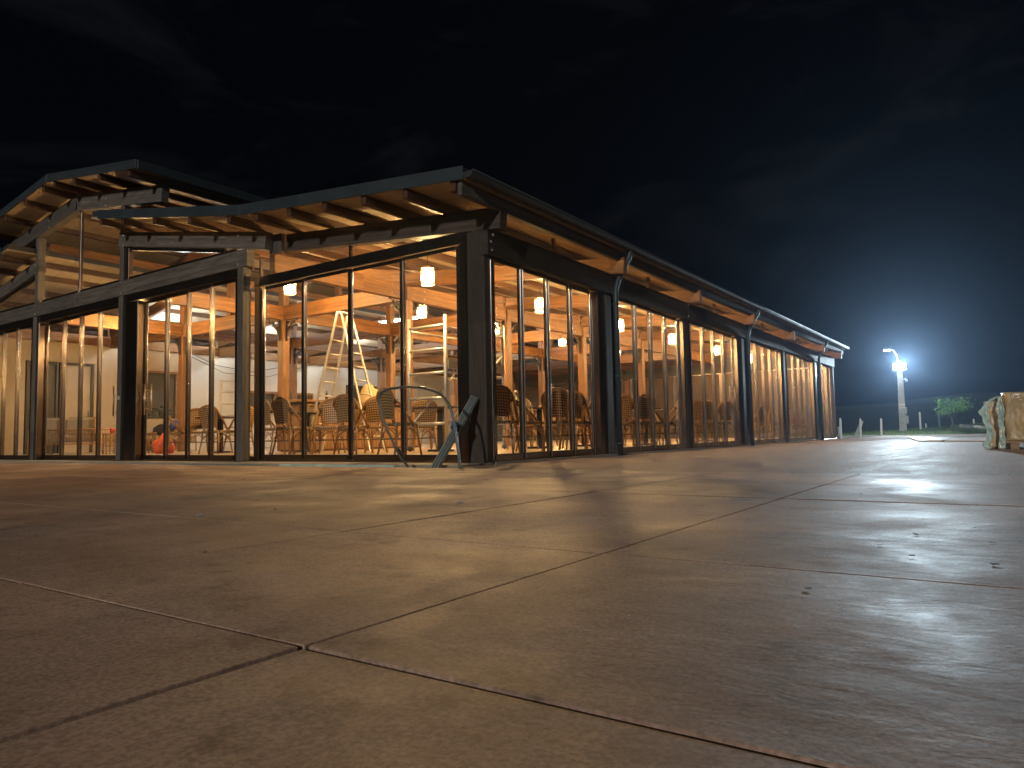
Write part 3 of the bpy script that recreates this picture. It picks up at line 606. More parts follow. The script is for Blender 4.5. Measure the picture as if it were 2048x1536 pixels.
# ------------------------------------------------------------------ chairs
def arch(w, zb, zt, yb, yt, n=12, flare=1.0):
    """tube path: up one side, over the top, down the other; leaning back"""
    pts = []
    for k in range(n + 1):
        a = math.pi * k / n; x = -w * math.cos(a); zz = math.sin(a)
        pts.append(V(x, yt, zt - w * .62 + w * .62 * zz))
    return pts
def make_chair():
    t = thing('rattan_chair', 'x', 'chair', T(0, 0, 0), 'rattan bistro chairs around the tables')
    # seat
    out = []
    for k in range(20):
        a = 2 * math.pi * k / 20; c, s_ = math.cos(a), math.sin(a); e = .55
        out.append((.225 * math.copysign(abs(c) ** e, c), .215 * math.copysign(abs(s_) ** e, s_)))
    sb = MB(); n = len(out)
    sb.add([V(x, y, .468) for x, y in out] + [V(x * 1.03, y * 1.03, .455) for x, y in out] + [V(x * 1.03, y * 1.03, .425) for x, y in out] + [V(x, y, .418) for x, y in out],
           [tuple(range(n))] + [(r * n + i, r * n + (i + 1) % n, (r + 1) * n + (i + 1) % n, (r + 1) * n + i) for r in range(3) for i in range(n)] + [tuple(range(4 * n - 1, 3 * n - 1, -1))])
    sb.build('seat', M_weave, t)
    # woven back panel
    pts = []
    for k in range(13):
        a = math.pi * k / 12; pts.append((-.185 * math.cos(a), .80 + .12 * math.sin(a)))
    poly = [(-.145, .53)] + [(-.165, .66)] + pts + [(.165, .66), (.145, .53)]
    def yb(x, z): return -.165 - (z - .45) * .17 - (.03 - .6 * x * x)
    vs = [V(x, yb(x, z), z) for x, z in poly] + [V(x, yb(x, z) - .012, z) for x, z in poly]; n = len(poly)
    cen = [V(0, yb(0, z), z) for z in (.53, .66, .80, .92)]
    pb = MB(); rows = [(.145, .53), (.155, .595), (.165, .66), (.176, .73), (.185, .80), (.172, .85), (.135, .89), (.08, .912)]
    cols = 8; vs = []; fs = []
    for w, z in rows:
        for c in range(cols + 1):
            x = w * (2 * c / cols - 1); vs.append(V(x, yb(x, z), z))
    for w, z in rows:
        for c in range(cols + 1):
            x = w * (2 * c / cols - 1); vs.append(V(x, yb(x, z) - .012, z))
    m_ = len(rows) * (cols + 1)
    for r in range(len(rows) - 1):
        for c in range(cols):
            a = r * (cols + 1) + c; fs.append((a, a + 1, a + cols + 2, a + cols + 1)); fs.append((a + m_, a + m_ + cols + 1, a + m_ + cols + 2, a + m_ + 1))
    pb.add(vs, fs, True); pb.build('backrest', M_weave, t)
    ib = MB(); ib.tube([V(-.15, yb(.15, .40) + .0, .42)] + [V(x * 1.06, yb(x, z) - .006, z + (.012 if z > .8 else 0)) for x, z in [(-.15, .53), (-.168, .66)] + pts + [(.168, .66), (.15, .53)]] + [V(.15, yb(.15, .40), .42)], .013, 7); ib.tube([V(-.15, yb(.15, .53) - .006, .53), V(0, yb(0, .53) - .006, .53), V(.15, yb(.15, .53) - .006, .53)], .012, 6)
    ib.build('back_frame', M_rattan, t)
    ob = MB()
    for off in (0, .026):
        w = .225 + off * .4
        path = [V(-w - .005, .07 + off * .6, .43), V(-w, -.02 + off * .5, .56), V(-w, -.14, .72)]
        for k in range(11):
            a = math.pi * k / 10; path.append(V(-w * math.cos(a), -.235 - .03 * math.sin(a), .80 + (.152 + off * .6) * math.sin(a)))
        path += [V(w, -.14, .72), V(w, -.02 + off * .5, .56), V(w + .005, .07 + off * .6, .43)]
        ob.tube(path, .0135, 7)
    ob.build('arm_hoop', M_rattan, t)
    kb = MB()
    for sx in (-1, 1):
        kb.tube([V(sx * .185, -.205, .73), V(sx * .215, -.195, .80)], .031, 7); kb.tube([V(sx * .222, .06, .42), V(sx * .224, .10, .46)], .026, 7)
    kb.build('binding', M_binding, t)
    for sx in (-1, 1):
        for sy in (-1, 1):
            lg = MB(); lg.tube([V(sx * .185, sy * .17, .425), V(sx * .20, sy * .19 , .22), V(sx * .225, sy * (.235 if sy < 0 else .22), 0)], .0155, 7); lg.build('leg', M_rattan, t)
    st = MB(); c4 = [V(-.2, -.19, .235), V(.2, -.19, .235), V(.2, .19, .235), V(-.2, .19, .235)]
    for i in range(4): st.tube([c4[i], c4[(i + 1) % 4]], .011, 6)
    st.build('stretcher', M_binding, t)
    br = MB()
    for i in range(4):
        a, b = c4[i], c4[(i + 1) % 4]
        br.tube([a + V(0, 0, .0), a.lerp(b, .16) + V(0, 0, .09), a.lerp(b, .5) + V(0, 0, .165), a.lerp(b, .84) + V(0, 0, .09), b], .008, 5)
    br.build('curved_brace', M_rattan, t)
    return t
ch0 = make_chair()
CS = 1.045   # about 0.98 m tall
def face(deg):
    """0: facing away from the camera, 90: facing to the right of the picture"""
    a = math.radians(deg); f = Vector((CF[0], CF[1])).normalized(); r = Vector((CR[0], CR[1])).normalized(); d = f * math.cos(a) + r * math.sin(a)
    return math.atan2(-d.x, d.y)
chairs = [(556, 13.6, 50, 'rattan chair leftmost behind the aisle gable glass, turned half away'), (606, 13.9, 70, 'rattan chair half hidden behind the first aisle door stile'),
 (658, 13.1, 180, 'rattan chair facing out, full woven back seen in the second aisle door'), (737, 13.2, -45, 'rattan chair between the two middle door stiles, turned left'),
 (792, 10.85, 48, 'large rattan chair behind the bent hoop, nearest the gable glass'), (868, 17.6, -150, 'small rattan chair deep behind the scaffold tower legs'),
 (1003, 10.95, 12, 'rattan chair just right of the corner post, back towards the glass'), (1066, 12.1, 100, 'rattan chair seen sideways in the second pane right of the corner'),
 (1120, 11.9, 15, 'rattan chair with broad back in the third pane right of the corner'), (1184, 14.6, -35, 'rattan chair in the last pane before the first downpipe'),
 (1252, 14.3, 25, 'rattan chair just right of the first downpipe'), (1342, 15.6, -95, 'rattan chair seen sideways at the end of the second bay'),
 (1398, 18.4, 60, 'rattan chair at the left end of the third bay'), (1424, 17.6, 80, 'rattan chair seen sideways in the second pane of the third bay'), (1446, 17.2, 10, 'rattan chair with dark back in the third pane of the third bay'),
 (1466, 18.2, -20, 'rattan chair behind the long door handles'), (1514, 21.6, -40, 'rattan chair right of the second downpipe'), (1540, 22.5, 60, 'rattan chair in the last pane of the fourth bay'),
 (1584, 26.6, 70, 'rattan chair in the fifth bay, turned right'), (1608, 27.2, -30, 'farthest rattan chair, near the far end of the long side'),
 (356, 16.2, 60, 'rattan chair left of the dark table behind the main front'), (396, 16.2, 150, 'bright rattan chair facing out behind the main front'), (478, 15.9, -60, 'rattan chair cut by the grey junction post'),
 (640, 15.4, 120, 'rattan chair hidden behind the outward facing chair'), (1160, 17.2, 150, 'rattan chair across the table near the first downpipe'), (1300, 17.6, 160, 'rattan chair across the second-bay table'),
 (1030, 16.2, 100, 'small rattan chair low behind the corner chairs'), (1090, 17.0, -160, 'rattan chair far behind the third pane table'),
 (702, 15.2, 200, 'rattan chair facing out behind the middle aisle door stile'), (845, 14.4, -20, 'rattan chair between the scaffold legs, back to the glass'), (1046, 13.8, 165, 'rattan chair facing out behind the first long-side door stile'), (1148, 13.4, -170, 'rattan chair facing out in the fourth pane right of the corner'),
 (1279, 15.0, -60, 'rattan chair left of the second-bay table'), (1322, 14.9, 130, 'rattan chair right of the second-bay table'), (1388, 17.3, 5, 'rattan chair with its back to the first pane of the third bay'), (432, 15.3, 15, 'rattan chair with its back to the main front, before the dark table'),
 (584, 12.9, 35, 'rattan chair in the first aisle door, back to the glass'), (708, 12.5, 25, 'rattan chair right of the outward facing one, back to the glass'), (1152, 12.6, 20, 'rattan chair with its back to the fourth long-side pane'), (1298, 14.2, -25, 'rattan chair with its back to the middle of the second bay')]
for i, (px, d, deg, lb) in enumerate(chairs):
    x, y = place(px, d); x = max(x, .42)
    y = max(y, .48)
    m = T(x, y, -.02, face(deg)) @ Matrix.Scale(CS, 4)
    o = ch0 if i == 0 else copy_tree(ch0, m, lb)
    o.matrix_basis = m; o['label'] = lb
# ------------------------------------------------------------------ tables
def make_table():
    t = thing('bistro_table', 'x', 'table', T(0, 0, 0), 'dark bistro tables')
    MB().box((-.36, -.36, .725), (.36, .36, .755)).build('table_top', M_tabletop, t, None, .008, 2)
    MB().box((-.05, -.05, .03), (.05, .05, .724)).build('leg', M_iron, t, None, .01)
    MB().box((-.24, -.035, 0), (.24, .035, .035)).box((-.035, -.24, .001), (.035, -.036, .034)).box((-.035, .036, .001), (.035, .24, .034)).build('foot', M_iron, t, None, .006)
    return t
tb0 = make_table()
for i, (px, d, deg, lb) in enumerate([(440, 16.3, 10, 'dark table among the chairs behind the main front'), (882, 13.2, 20, 'dark table behind the scaffold legs left of the corner post'), (1168, 15.6, 5, 'dark table in the last pane before the first downpipe'), (1292, 16.0, 15, 'dark table in the middle of the second long-side bay'),
        (1080, 14.4, 0, 'dark table behind the chairs in the first long-side bay'), (1410, 20.5, 0, 'dark table in the third long-side bay'), (1530, 25.0, 0, 'dark table in the fourth long-side bay'), (615, 14.9, 5, 'dark table behind the chairs of the aisle gable')]):
    x, y = place(px, d); m = T(max(x, .6), max(y, .6), -.02, face(deg)) @ Matrix.Scale(1.06, 4)
    o = tb0 if i == 0 else copy_tree(tb0, m, lb)
    o.matrix_basis = m; o['label'] = lb
# ------------------------------------------------------------------ ladders
def ladder(px, d, H, spread, w, lb, ang, nr):
    x, y = place(px, d); t = thing('step_ladder', lb, 'ladder', T(x, y, -.02)); wm = T(x, y, -.02, face(ang))
    for s_ in (-1, 1):
        for k in (-1, 1):
            a = V(s_ * spread / 2, k * w / 2 * 1.25, 0); b = V(s_ * .04, k * w / 2 * .8, H)
            fr = frame_along(a, b); l = round((b - a).length, 3)
            MB().box((0, -.03, -.014), (l, .03, .014), fr).build('rail', M_ladder, t, wm, .004)
        for r in range(1, nr):
            u = r / nr; hw = w / 2 * (1.25 + (.8 - 1.25) * u); xx = s_ * (spread / 2 + (.04 - spread / 2) * u)
            MB().tube([V(xx, -hw, H * u), V(xx, hw, H * u)], .017, 8).build('rung', M_ladder, t, wm)
    MB().box((-.07, -w * .42, H - .03), (.07, w * .42, H)).build('top_cap', M_ladder, t, wm, .004)
    return t
ladder(690, 15.6, 3.0, 1.55, .52, 'tall worn aluminium double ladder standing in front of the bar', 18, 10)
ladder(458, 19.6, 1.9, 1.0, .5, 'smaller step ladder beside the bright rear wall behind the main front', 70, 6)
# ------------------------------------------------------------------ scaffold tower
x0, y0 = place(856, 12.9); t = thing('scaffold_tower', 'aluminium scaffold tower with timber platform just left of the corner post', 'scaffold', T(x0, y0, -.02))
ax = V(1, 0, 0); ay = V(0, 1, 0); o = V(x0, y0, -.02)
fw, fl = .86, 1.75
c4 = [o + ay * fw / 2, o - ay * fw / 2, o + ax * fl + ay * fw / 2, o + ax * fl - ay * fw / 2]
for c in c4: MB().tube([c + V(0, 0, .05), c + V(0, 0, 2.42)], .033, 10).build('standard_tube', M_ladder, t)
for c in c4: MB().lathe([(0, .12), (.03, .11), (.05, .06), (.05, .03), (0, 0)], 10, c).build('castor', M_iron, t)
for k in (0, 2):
    for z in (.5, .95, 1.4, 1.82, 2.24): MB().tube([c4[k] + V(0, 0, z), c4[k + 1] + V(0, 0, z)], .027, 8).build('rung', M_ladder, t)
for k in (0, 1):
    for z in (1.40, 2.2): MB().tube([c4[k] + V(0, 0, z), c4[k + 2] + V(0, 0, z)], .021, 8).build('ledger_tube', M_ladder, t)
    MB().tube([c4[k] + V(0, 0, .45), c4[k + 2] + V(0, 0, 1.85)], .018, 8).build('brace_tube', M_ladder, t)
pf = MB().box((x0 + .03, y0 - fw / 2 + .05, 1.655), (x0 + fl - .03, y0 + fw / 2 - .05, 1.70)).build('platform', M_barslat, t, None, .004)
tbd = MB().box((x0 + .03, y0 - fw / 2 - .05, 1.44), (x0 + fl - .03, y0 - fw / 2 - .028, 1.60)).build('toe_board', M_ladder, t)
cu = bpy.data.curves.new('lettering', 'FONT'); cu.body = 'O L O'; cu.size = .13; cu.extrude = .001
tmp = bpy.data.objects.new('tmp', cu); col.objects.link(tmp); dg = bpy.context.evaluated_depsgraph_get(); me = bpy.data.meshes.new_from_object(tmp.evaluated_get(dg)); bpy.data.objects.remove(tmp)
me.materials.clear(); me.materials.append(M_iron)
link(bpy.data.objects.new('lettering', me), tbd, Matrix.Translation((x0 + 1.12, y0 - fw / 2 - .054, 1.475)) @ Matrix.Rotation(math.pi / 2, 4, 'X'))
# ------------------------------------------------------------------ bar counter
bx0, bx1, by0, by1 = 2.75, 6.6, 7.15, 7.85
t = thing('bar_counter', 'timber slatted bar counter with light top behind the ladder', 'bar', T(bx0, by0, -.02))
MB().box((bx0 + .03, by0 + .03, -.02), (bx1, by1, 1.06)).build('body', M_purlin, t)
tp = MB().box((bx0 - .06, by0 - .08, 1.063), (bx1 + .05, by1 + .06, 1.12)).build('counter_top', M_barslat, t, None, .008)
w = .094; k = 0; xx = bx0 + .04
while xx + w < bx1:
    inst('bslat', lambda: MB().box((0, -.014, 0), (.088, 0, .98)).mesh('slat', M_barslat, .004), 'slat', t, T(xx, by0 + .028, .02)); xx += w
yy = by0 + .04
while yy + w < by1:
    inst('bslat', None, 'slat', t, T(bx0 + .028, yy + w, .02, -math.pi / 2)); yy += w
for i, (px, d, lb) in enumerate([(745, 17.9, 'low woven straw dome standing on the bar'), (771, 17.3, 'taller woven straw dome on the bar, beside the column')]):
    x, y = place(px, d); y = max(min(y, by1 - .2), by0 + .15); h = .36 + .08 * i
    dm = MB(); dm.lathe([(.20, 0), (.205, .08), (.2, .18), (.17, .28), (.1, h - .02), (0, h)], 18); tag(dm.build('straw_dome', M_straw, None, T(x, y, 1.121)), lb, 'lamp shade', 'straw domes on the bar')
rb = random.Random(5)
for k in range(9):
    x = bx0 + .15 + k * .3 + rb.uniform(-.06, .06); h = rb.uniform(.12, .26)
    bt = MB(); bt.lathe([(0, 0), (.035, 0), (.037, .01), (.037, h * .6), (.014, h * .78), (.014, h), (0, h)], 10)
    tag(bt.build('bottle', [M_doordark, M_plantgreen, M_tabletop][k % 3], None, T(x, by0 + .45 + rb.uniform(-.1, .1), 1.121)), 'small dark bottle standing on the bar counter', 'bottle', 'bottles on the bar')
# back bar shelf on the rear wall
t = thing('wall_cabinet', 'dark framed cabinet hung low on the bright rear wall', 'cabinet', T(8.4, WY, 1.4))
MB().box((8.3, WY - .18, 1.30), (11.2, WY - .003, 1.36)).build('shelf', M_wood, t); MB().box((8.3, WY - .14, 1.95), (11.2, WY - .003, 2.02)).build('shelf', M_wood, t)
for x in (8.3, 9.4, 11.14): MB().box((x, WY - .14, 1.362), (x + .06, WY - .004, 1.948)).build('upright', M_wood, t)
MB().box((8.37, WY - .03, 1.363), (11.13, WY - .004, 1.947)).build('back_panel', M_doordark, t)
x, y = 13.4, WY
t = thing('dark_window', 'dark framed window in the pale rear wall beyond the ladder', 'window', T(x, y, 1.2))
MB().box((13.0, WY - .06, 1.1), (15.2, WY - .004, 2.45)).build('frame', M_purlin, t)
for k in range(4): MB().box((13.08 + k * .53, WY - .075, 1.18), (13.53 + k * .53, WY - .062, 2.37)).build('pane', M_doordark, t)
# ------------------------------------------------------------------ lounge corner behind the main front
def sofa(px, d, ang, w, lb):
    x, y = place(px, d); y = min(y, WY - .6); t = thing('cane_sofa', lb, 'sofa', T(x, y, -.02), 'cane sofas'); m = T(x, y, -.02, face(ang))
    MB().box((-w / 2, -.32, .30), (w / 2, .36, .44)).build('seat_cushion', M_cushion, t, m, .04, 3)
    for s_ in ([-1, 1] if w > 1.2 else [0]):
        cw = w / 2 if w > 1.2 else w
        cx = s_ * w / 4
        MB().box((cx - cw / 2 + .01, -.40, .45), (cx + cw / 2 - .01, -.22, .93)).build('back_cushion', M_cushion, t, m, .06, 3)
    fr = MB()
    for z in (.26, .62): fr.tube([V(-w / 2 - .04, .36, z), V(-w / 2 - .04, -.44, z), V(w / 2 + .04, -.44, z), V(w / 2 + .04, .36, z)], .018, 7)
    for sx in (-1, 1):
        fr.tube([V(sx * (w / 2 + .04), .36, .62), V(sx * (w / 2 + .04), .38, .3), V(sx * (w / 2 + .05), .36, 0)], .02, 7); fr.tube([V(sx * (w / 2 + .04), -.44, .62), V(sx * (w / 2 + .05), -.46, 0)], .02, 7)
    fr.build('frame', M_rattan, t, m)
    n = int(w / .085)
    for k in range(n + 1):
        xx = -w / 2 + w * k / n; inst('spindle', lambda: MB().tube([V(0, 0, .26), V(0, 0, .62)], .009, 6).mesh('spindle', M_rattan), 'spindle', t, m @ Matrix.Translation((xx, -.44, 0)))
    for sx in (-1, 1):
        for k in range(1, 8): inst('spindle', None, 'spindle', t, m @ Matrix.Translation((sx * (w / 2 + .04), -.44 + .1 * k, 0)))
sofa(150, 18.6, 5, 1.75, 'two-seat cane sofa with taupe cushions, back to the glass')
sofa(322, 20.4, 175, 1.5, 'cane sofa facing out below the dark doorway')
def stool(px, d, lb):
    x, y = place(px, d); t = thing('cane_side_table', lb, 'side table', T(x, y, -.02), 'cane side tables'); m = T(x, y, -.02)
    MB().lathe([(0, .50), (.21, .50), (.22, .485), (.21, .47), (0, .47)], 18).build('top', M_rattan, t, m)
    for k in range(14):
        a = 2 * math.pi * k / 14; inst('ssp', lambda: MB().tube([V(.2, 0, 0), V(.2, 0, .47)], .011, 6).mesh('spindle', M_rattan), 'spindle', t, m @ Matrix.Rotation(a, 4, 'Z'))
    MB().tube([V(.2 * math.cos(a * math.pi / 10), .2 * math.sin(a * math.pi / 10), .2) for a in range(20)], .012, 6, True).build('ring', M_rattan, t, m)
    return x, y
x, y = stool(224, 17.4, 'cane side table with a red pot, right of the two-seat sofa')
pt = MB(); pt.lathe([(0, 0), (.05, 0), (.065, .12), (.055, .12), (0, .10)], 14); tag(pt.build('flower_pot', M_red, None, T(x, y, .482)), 'small red pot on a cane side table', 'pot')
stool(293, 17.4, 'cane side table in front of the sofa below the dark doorway')
x, y = place(328, 16.9)
bag = bmesh.new(); bmesh.ops.create_icosphere(bag, subdivisions=3, radius=.24)
rb = random.Random(2)
from mathutils import noise
for v in bag.verts:
    nn_ = noise.noise(v.co * 6) * .05 + noise.noise(v.co * 15) * .02; v.co *= 1 + nn_ * 4; v.co.z *= 1.05
    if v.co.z > .12: v.co.x *= .6 - (v.co.z - .12) * .6; v.co.y *= .6; v.co.z *= 1.25
    if v.co.z < -.17: v.co.z = -.17
me = bpy.data.meshes.new('plastic_bag'); bag.to_mesh(me); bag.free(); me.materials.append(M_orange)
for p in me.polygons: p.use_smooth = True
tag(link(bpy.data.objects.new('plastic_bag', me), None, T(x, y, .15)), 'bunched orange plastic bag on the floor behind the main front door', 'bag')
x, y = place(326, 20.1)
for (dx, dz, m_, nm, lb, r) in [(0, .60, M_navy, 'cushion', 'dark cushion leaning on the facing cane sofa', (.3, .12, .16)), (.32, .74, M_blue, 'folded_cloth', 'blue and white cloth bundle on the facing cane sofa', (.14, .12, .13))]:
    b_ = bmesh.new(); bmesh.ops.create_icosphere(b_, subdivisions=3, radius=1)
    for v in b_.verts: v.co = Vector((v.co.x * r[0], v.co.y * r[1], v.co.z * r[2])) * (1 + .15 * noise.noise(v.co * 2.5))
    me = bpy.data.meshes.new(nm); b_.to_mesh(me); b_.free(); me.materials.append(m_)
    for p in me.polygons: p.use_smooth = True
    tag(link(bpy.data.objects.new(nm, me), None, T(x + dx * .57, y - dx * .82, dz - .02, face(0))), lb, 'cushion' if nm == 'cushion' else 'cloth')
# plants
def plant(x, y, z, h, n, seed, lb, pot=True):
    r_ = random.Random(seed); t = thing('potted_plant', lb, 'plant', T(x, y, z))
    if pot: MB().lathe([(0, 0), (.13, 0), (.17, .28), (.15, .28), (0, .25)], 16).build('pot', M_plinth, t, T(x, y, z))
    f = MB(); st = MB()
    for k in range(n):
        a = r_.uniform(0, 6.28); rr = r_.uniform(.02, .28); zz = .35 + r_.random() * h; c = V(x + rr * math.cos(a), y + rr * math.sin(a), z + zz); L_ = r_.uniform(.12, .24)
        d_ = V(math.cos(a), math.sin(a), r_.uniform(-.5, .6)).normalized(); s_ = d_.cross(V(0, 0, 1)).normalized() * L_ * .28
        f.add([c, c + d_ * L_ * .5 + s_, c + d_ * L_ + V(0, 0, -.03), c + d_ * L_ * .5 - s_], [(0, 1, 2, 3)])
        if k % 5 == 0: st.tube([V(x, y, z + .2), c], .006, 4)
    f.build('foliage', M_plantgreen, t); st.build('stem', M_bark, t)
plant(4.75, 16.3, -.02, 1.0, 120, 4, 'leafy potted plant in front of the dark doorway')
# cables sagging under the ties
cb = MB()
for p in ([V(5.0, 15.5, 3.1), V(6.0, 15.2, 2.65), V(7.2, 15.0, 2.5), V(8.6, 15.0, 2.8), V(9.4, 15, 3.1)], [V(5.0, 15.6, 3.05), V(6.4, 15.4, 2.45), V(8, 15.3, 2.4), V(10, 15.2, 3.0)]): cb.tube(p, .009, 5)
tag(cb.build('hanging_cable', M_cable), 'black cables sagging below the ties near the rear wall', 'cable')

# ------------------------------------------------------------------ things outside
# bent hoop and bundle of bars leaning in the trench
XH = -.86
def at(px, py, X=XH): return onplane(px, py, 0, X)
hp = [(826, 950), (815, 932), (800, 912), (784, 880), (770, 848), (761, 815), (760, 792), (772, 780), (800, 775), (826, 774), (852, 777), (878, 787), (896, 805), (905, 830), (909, 853), (913, 880), (918, 915), (920, 950)]
pts = [at(*p) for p in hp]
# smooth
def smooth(P, n=4):
    out = []
    for i in range(len(P) - 1):
        p0 = P[max(i - 1, 0)]; p1 = P[i]; p2 = P[i + 1]; p3 = P[min(i + 2, len(P) - 1)]
        for k in range(n):
            u = k / n; out.append(.5 * ((2 * p1) + (p2 - p0) * u + (2 * p0 - 5 * p1 + 4 * p2 - p3) * u * u + (3 * p1 - p0 - 3 * p2 + p3) * u ** 3))
    return out + [P[-1]]
t = thing('bent_hoop', 'thin grey bar bent into a tall hoop in front of the gable glass', 'hoop', Matrix.Translation(pts[0]))
sp = smooth(pts); k = int(len(sp) * .62)
M_hoop = mat('dark_bent_bar', (.10, .115, .12), (.15, .165, .17), 8, rough=(.3, .45), metal=.4)
MB().tube(sp, .017, 8).build('hoop_bar', M_hoop, t)
tp = MB(); tp.tube([at(806, 915), at(797, 897)], .019, 8); tp.build('tape_band', M_tabletop, t)
t = thing('bar_bundle', 'bundle of flat grey bars leaning crosswise against the corner post', 'bars', Matrix.Translation(at(862, 950)))
for k, dx in enumerate((-6, 0, 6)):
    a = at(856 + dx + 5, 952, XH + .02 - .012 * k); b = at(950 + dx * .7, 792 + k * 2, -.10 + .02 * k); fr = frame_along(a, b); l = (b - a).length
    MB().box((0, -.014, -.022), (l, .014, .022), fr).build('flat_bar', M_bar, t, None, .003)
tw = at(909, 851, -.55); MB().tube([tw + V(.0, .02, -.04), tw + V(-.0, -.02, .04)], .045, 8).build('tape_wrap', M_tape, t)
# short boards in the trench edge
for i, (ya, yb_, m_, lb) in enumerate([(1.05, 3.4, M_teal, 'grey-green board lying along the threshold strip behind the hoop'), (3.9, 5.9, M_bar, 'grey board lying along the threshold strip left of the hoop')]):
    tag(MB().box((-.70, ya, -.338), (-.61, yb_, -.115)).build('edge_board', m_, None, None, .006), lb, 'board')
# scraps and leaves on the slabs
lv = random.Random(11)
def leafmesh(sd_):
    q = random.Random(sd_); n_ = 7; out = []
    for k in range(n_):
        a_ = 2 * math.pi * k / n_; rr = q.uniform(.6, 1.1); x_ = .03 * rr * math.cos(a_); y_ = .015 * rr * math.sin(a_); out.append((x_, y_, .0015 + 3 * x_ * x_ * q.uniform(.3, 1) + q.uniform(0, .004)))
    return MB().add([V(*p) for p in out] + [V(p[0], p[1], p[2] - .0015) for p in out], [tuple(range(n_)), tuple(range(2 * n_ - 1, n_ - 1, -1))] + [(k, (k + 1) % n_, (k + 1) % n_ + n_, k + n_) for k in range(n_)]).mesh('dry_leaf', M_dryleaf)
for (px, py) in [(1985, 1087), (1988, 1131), (1824, 1114), (1832, 1071), (1617, 1180), (1950, 1057), (1722, 989), (1440, 907), (550, 1021), (400, 971), (487, 960), (545, 961), (1586, 947), (1760, 1092), (870, 1112), (410, 1107), (220, 1191), (1372, 1102), (1700, 936), (1280, 920)]:
    p = onplane(px, py, 2, GZ if py > 942 else FZ + .004)
    s_ = lv.uniform(.5, 1.1) * (.55 if py > 1040 else .9)
    kk = lv.randrange(6); tag(inst(('dleaf', kk), lambda: leafmesh(kk), 'dry_leaf', None, T(p.x, p.y, (GZ if py > 942 else FZ) + .003, lv.uniform(0, 6)) @ Matrix.Diagonal((s_ * lv.uniform(.6, 1.2), s_ * lv.uniform(.6, 1.2), s_, 1))), 'small curled dry leaf lying on the concrete terrace', 'leaf', 'dry leaves scattered over the terrace')
for i, (px, py, lb) in enumerate([(399, 1033, 'pale paper scrap on the slabs at the left'), (919, 1007, 'pale paper scrap on the slabs below the bar bundle'), (1259, 1236, 'tiny pale pebble on the slab in the middle foreground')]):
    p = onplane(px, py, 2, GZ); sz = .022 if i < 2 else .005
    tag(MB().add([V(-sz, -sz * .5, .001), V(sz, -sz * .6, .002), V(sz * .8, sz * .6, sz * .5), V(-sz * .6, sz * .5, sz * .25), V(-sz, -sz * .5, .0), V(sz, -sz * .6, .0), V(sz * .8, sz * .6, .0), V(-sz * .6, sz * .5, .0)], [(0, 1, 2, 3), (4, 7, 6, 5), (0, 4, 5, 1), (1, 5, 6, 2), (2, 6, 7, 3), (3, 7, 4, 0)]).build('paper_scrap', M_paper, None, T(p.x, p.y, GZ + .003)), lb, 'scrap')
# wrapped pallet at the right edge
PXo, PY1, PY0 = 6.7, -5.47, -6.75; PX1 = 8.3; ztop = .79
t = thing('wrapped_pallet', 'pallet load wrapped in amber film with teal sheeting, at the right edge', 'pallet', T(PXo, PY1, FZ))
def crumple(lo, hi, n, amp, seed, name, m_, par):
    b = bmesh.new(); bmesh.ops.create_cube(b, size=1)
    bmesh.ops.subdivide_edges(b, edges=b.edges, cuts=n, use_grid_fill=True)
    c = (Vector(lo) + Vector(hi)) / 2; s_ = Vector(hi) - Vector(lo)
    for v in b.verts:
        p = Vector((v.co.x * s_.x, v.co.y * s_.y, v.co.z * s_.z)); q = p * 3.1 + Vector((seed, seed * .7, 0)); q2 = Vector((p.x * 9, p.y * 9, p.z * 2.5)) + Vector((seed, 0, 0))
        off = Vector((noise.noise(q), noise.noise(q + Vector((9, 0, 0))), noise.noise(q + Vector((0, 9, 0))) * .6)) * amp + Vector((noise.noise(q2), noise.noise(q2 + Vector((5, 5, 0))), 0)) * amp * .6
        r_ = max(abs(v.co.x), abs(v.co.y)); v.co = c + p * .99 + off
        v.co.z = max(v.co.z, lo[2])
    me = bpy.data.meshes.new(name); b.to_mesh(me); b.free(); me.materials.append(m_)
    for p in me.polygons: p.use_smooth = True
    return link(bpy.data.objects.new(name, me), par)
crumple((PXo, PY0, FZ + .13), (PX1, PY1 - .03, ztop), 18, .045, 3, 'film_wrap', M_wrap, t)
# crumpled second stack and teal sheeting sticking out on the side towards the building
crumple((PXo + .25, PY1 - .1, FZ + .02), (PX1, PY1 + .235, .66), 16, .05, 8, 'film_wrap', M_wrap, t)
edge = [(0, .27), (.08, .30), (.2, .24), (.35, .22), (.5, .25), (.62, .29), (.72, .33), (.8, .26), (.88, .22), (.95, .15), (1, .05)]
def ew(v):
    for (a0, w0), (a1, w1) in zip(edge, edge[1:]):
        if v <= a1: return w0 + (w1 - w0) * (v - a0) / (a1 - a0)
    return .05
for nm, u0, u1, xo in (('plastic_sheet', .62, 1.0, 0), ('plastic_sheet', -.12, .22, -.12)):
    tl = MB(); nu, nv = 26, 70; vs = []
    for a in range(nu + 1):
        for b_ in range(nv + 1):
            u = u0 + (u1 - u0) * a / nu; v = b_ / nv
            y = PY1 + u * ew(v) + .02 * noise.noise(Vector((v * 9, u * 3, xo * 9))); z = FZ + .01 + v * (ztop - FZ - .06)
            x = PXo + .16 + xo + .09 * noise.noise(Vector((y * 14, z * 3, 2))) + .05 * noise.noise(Vector((y * 34, z * 9, 5))) + .03 * noise.noise(Vector((y * 70, z * 22, 1)))
            vs.append(V(x, y, z))
    tl.add(vs, [(a * (nv + 1) + b_, (a + 1) * (nv + 1) + b_, (a + 1) * (nv + 1) + b_ + 1, a * (nv + 1) + b_ + 1) for a in range(nu) for b_ in range(nv)], True)
    so_ = tl.build(nm, M_teal, t); md = so_.modifiers.new('thick', 'SOLIDIFY'); md.thickness = .006
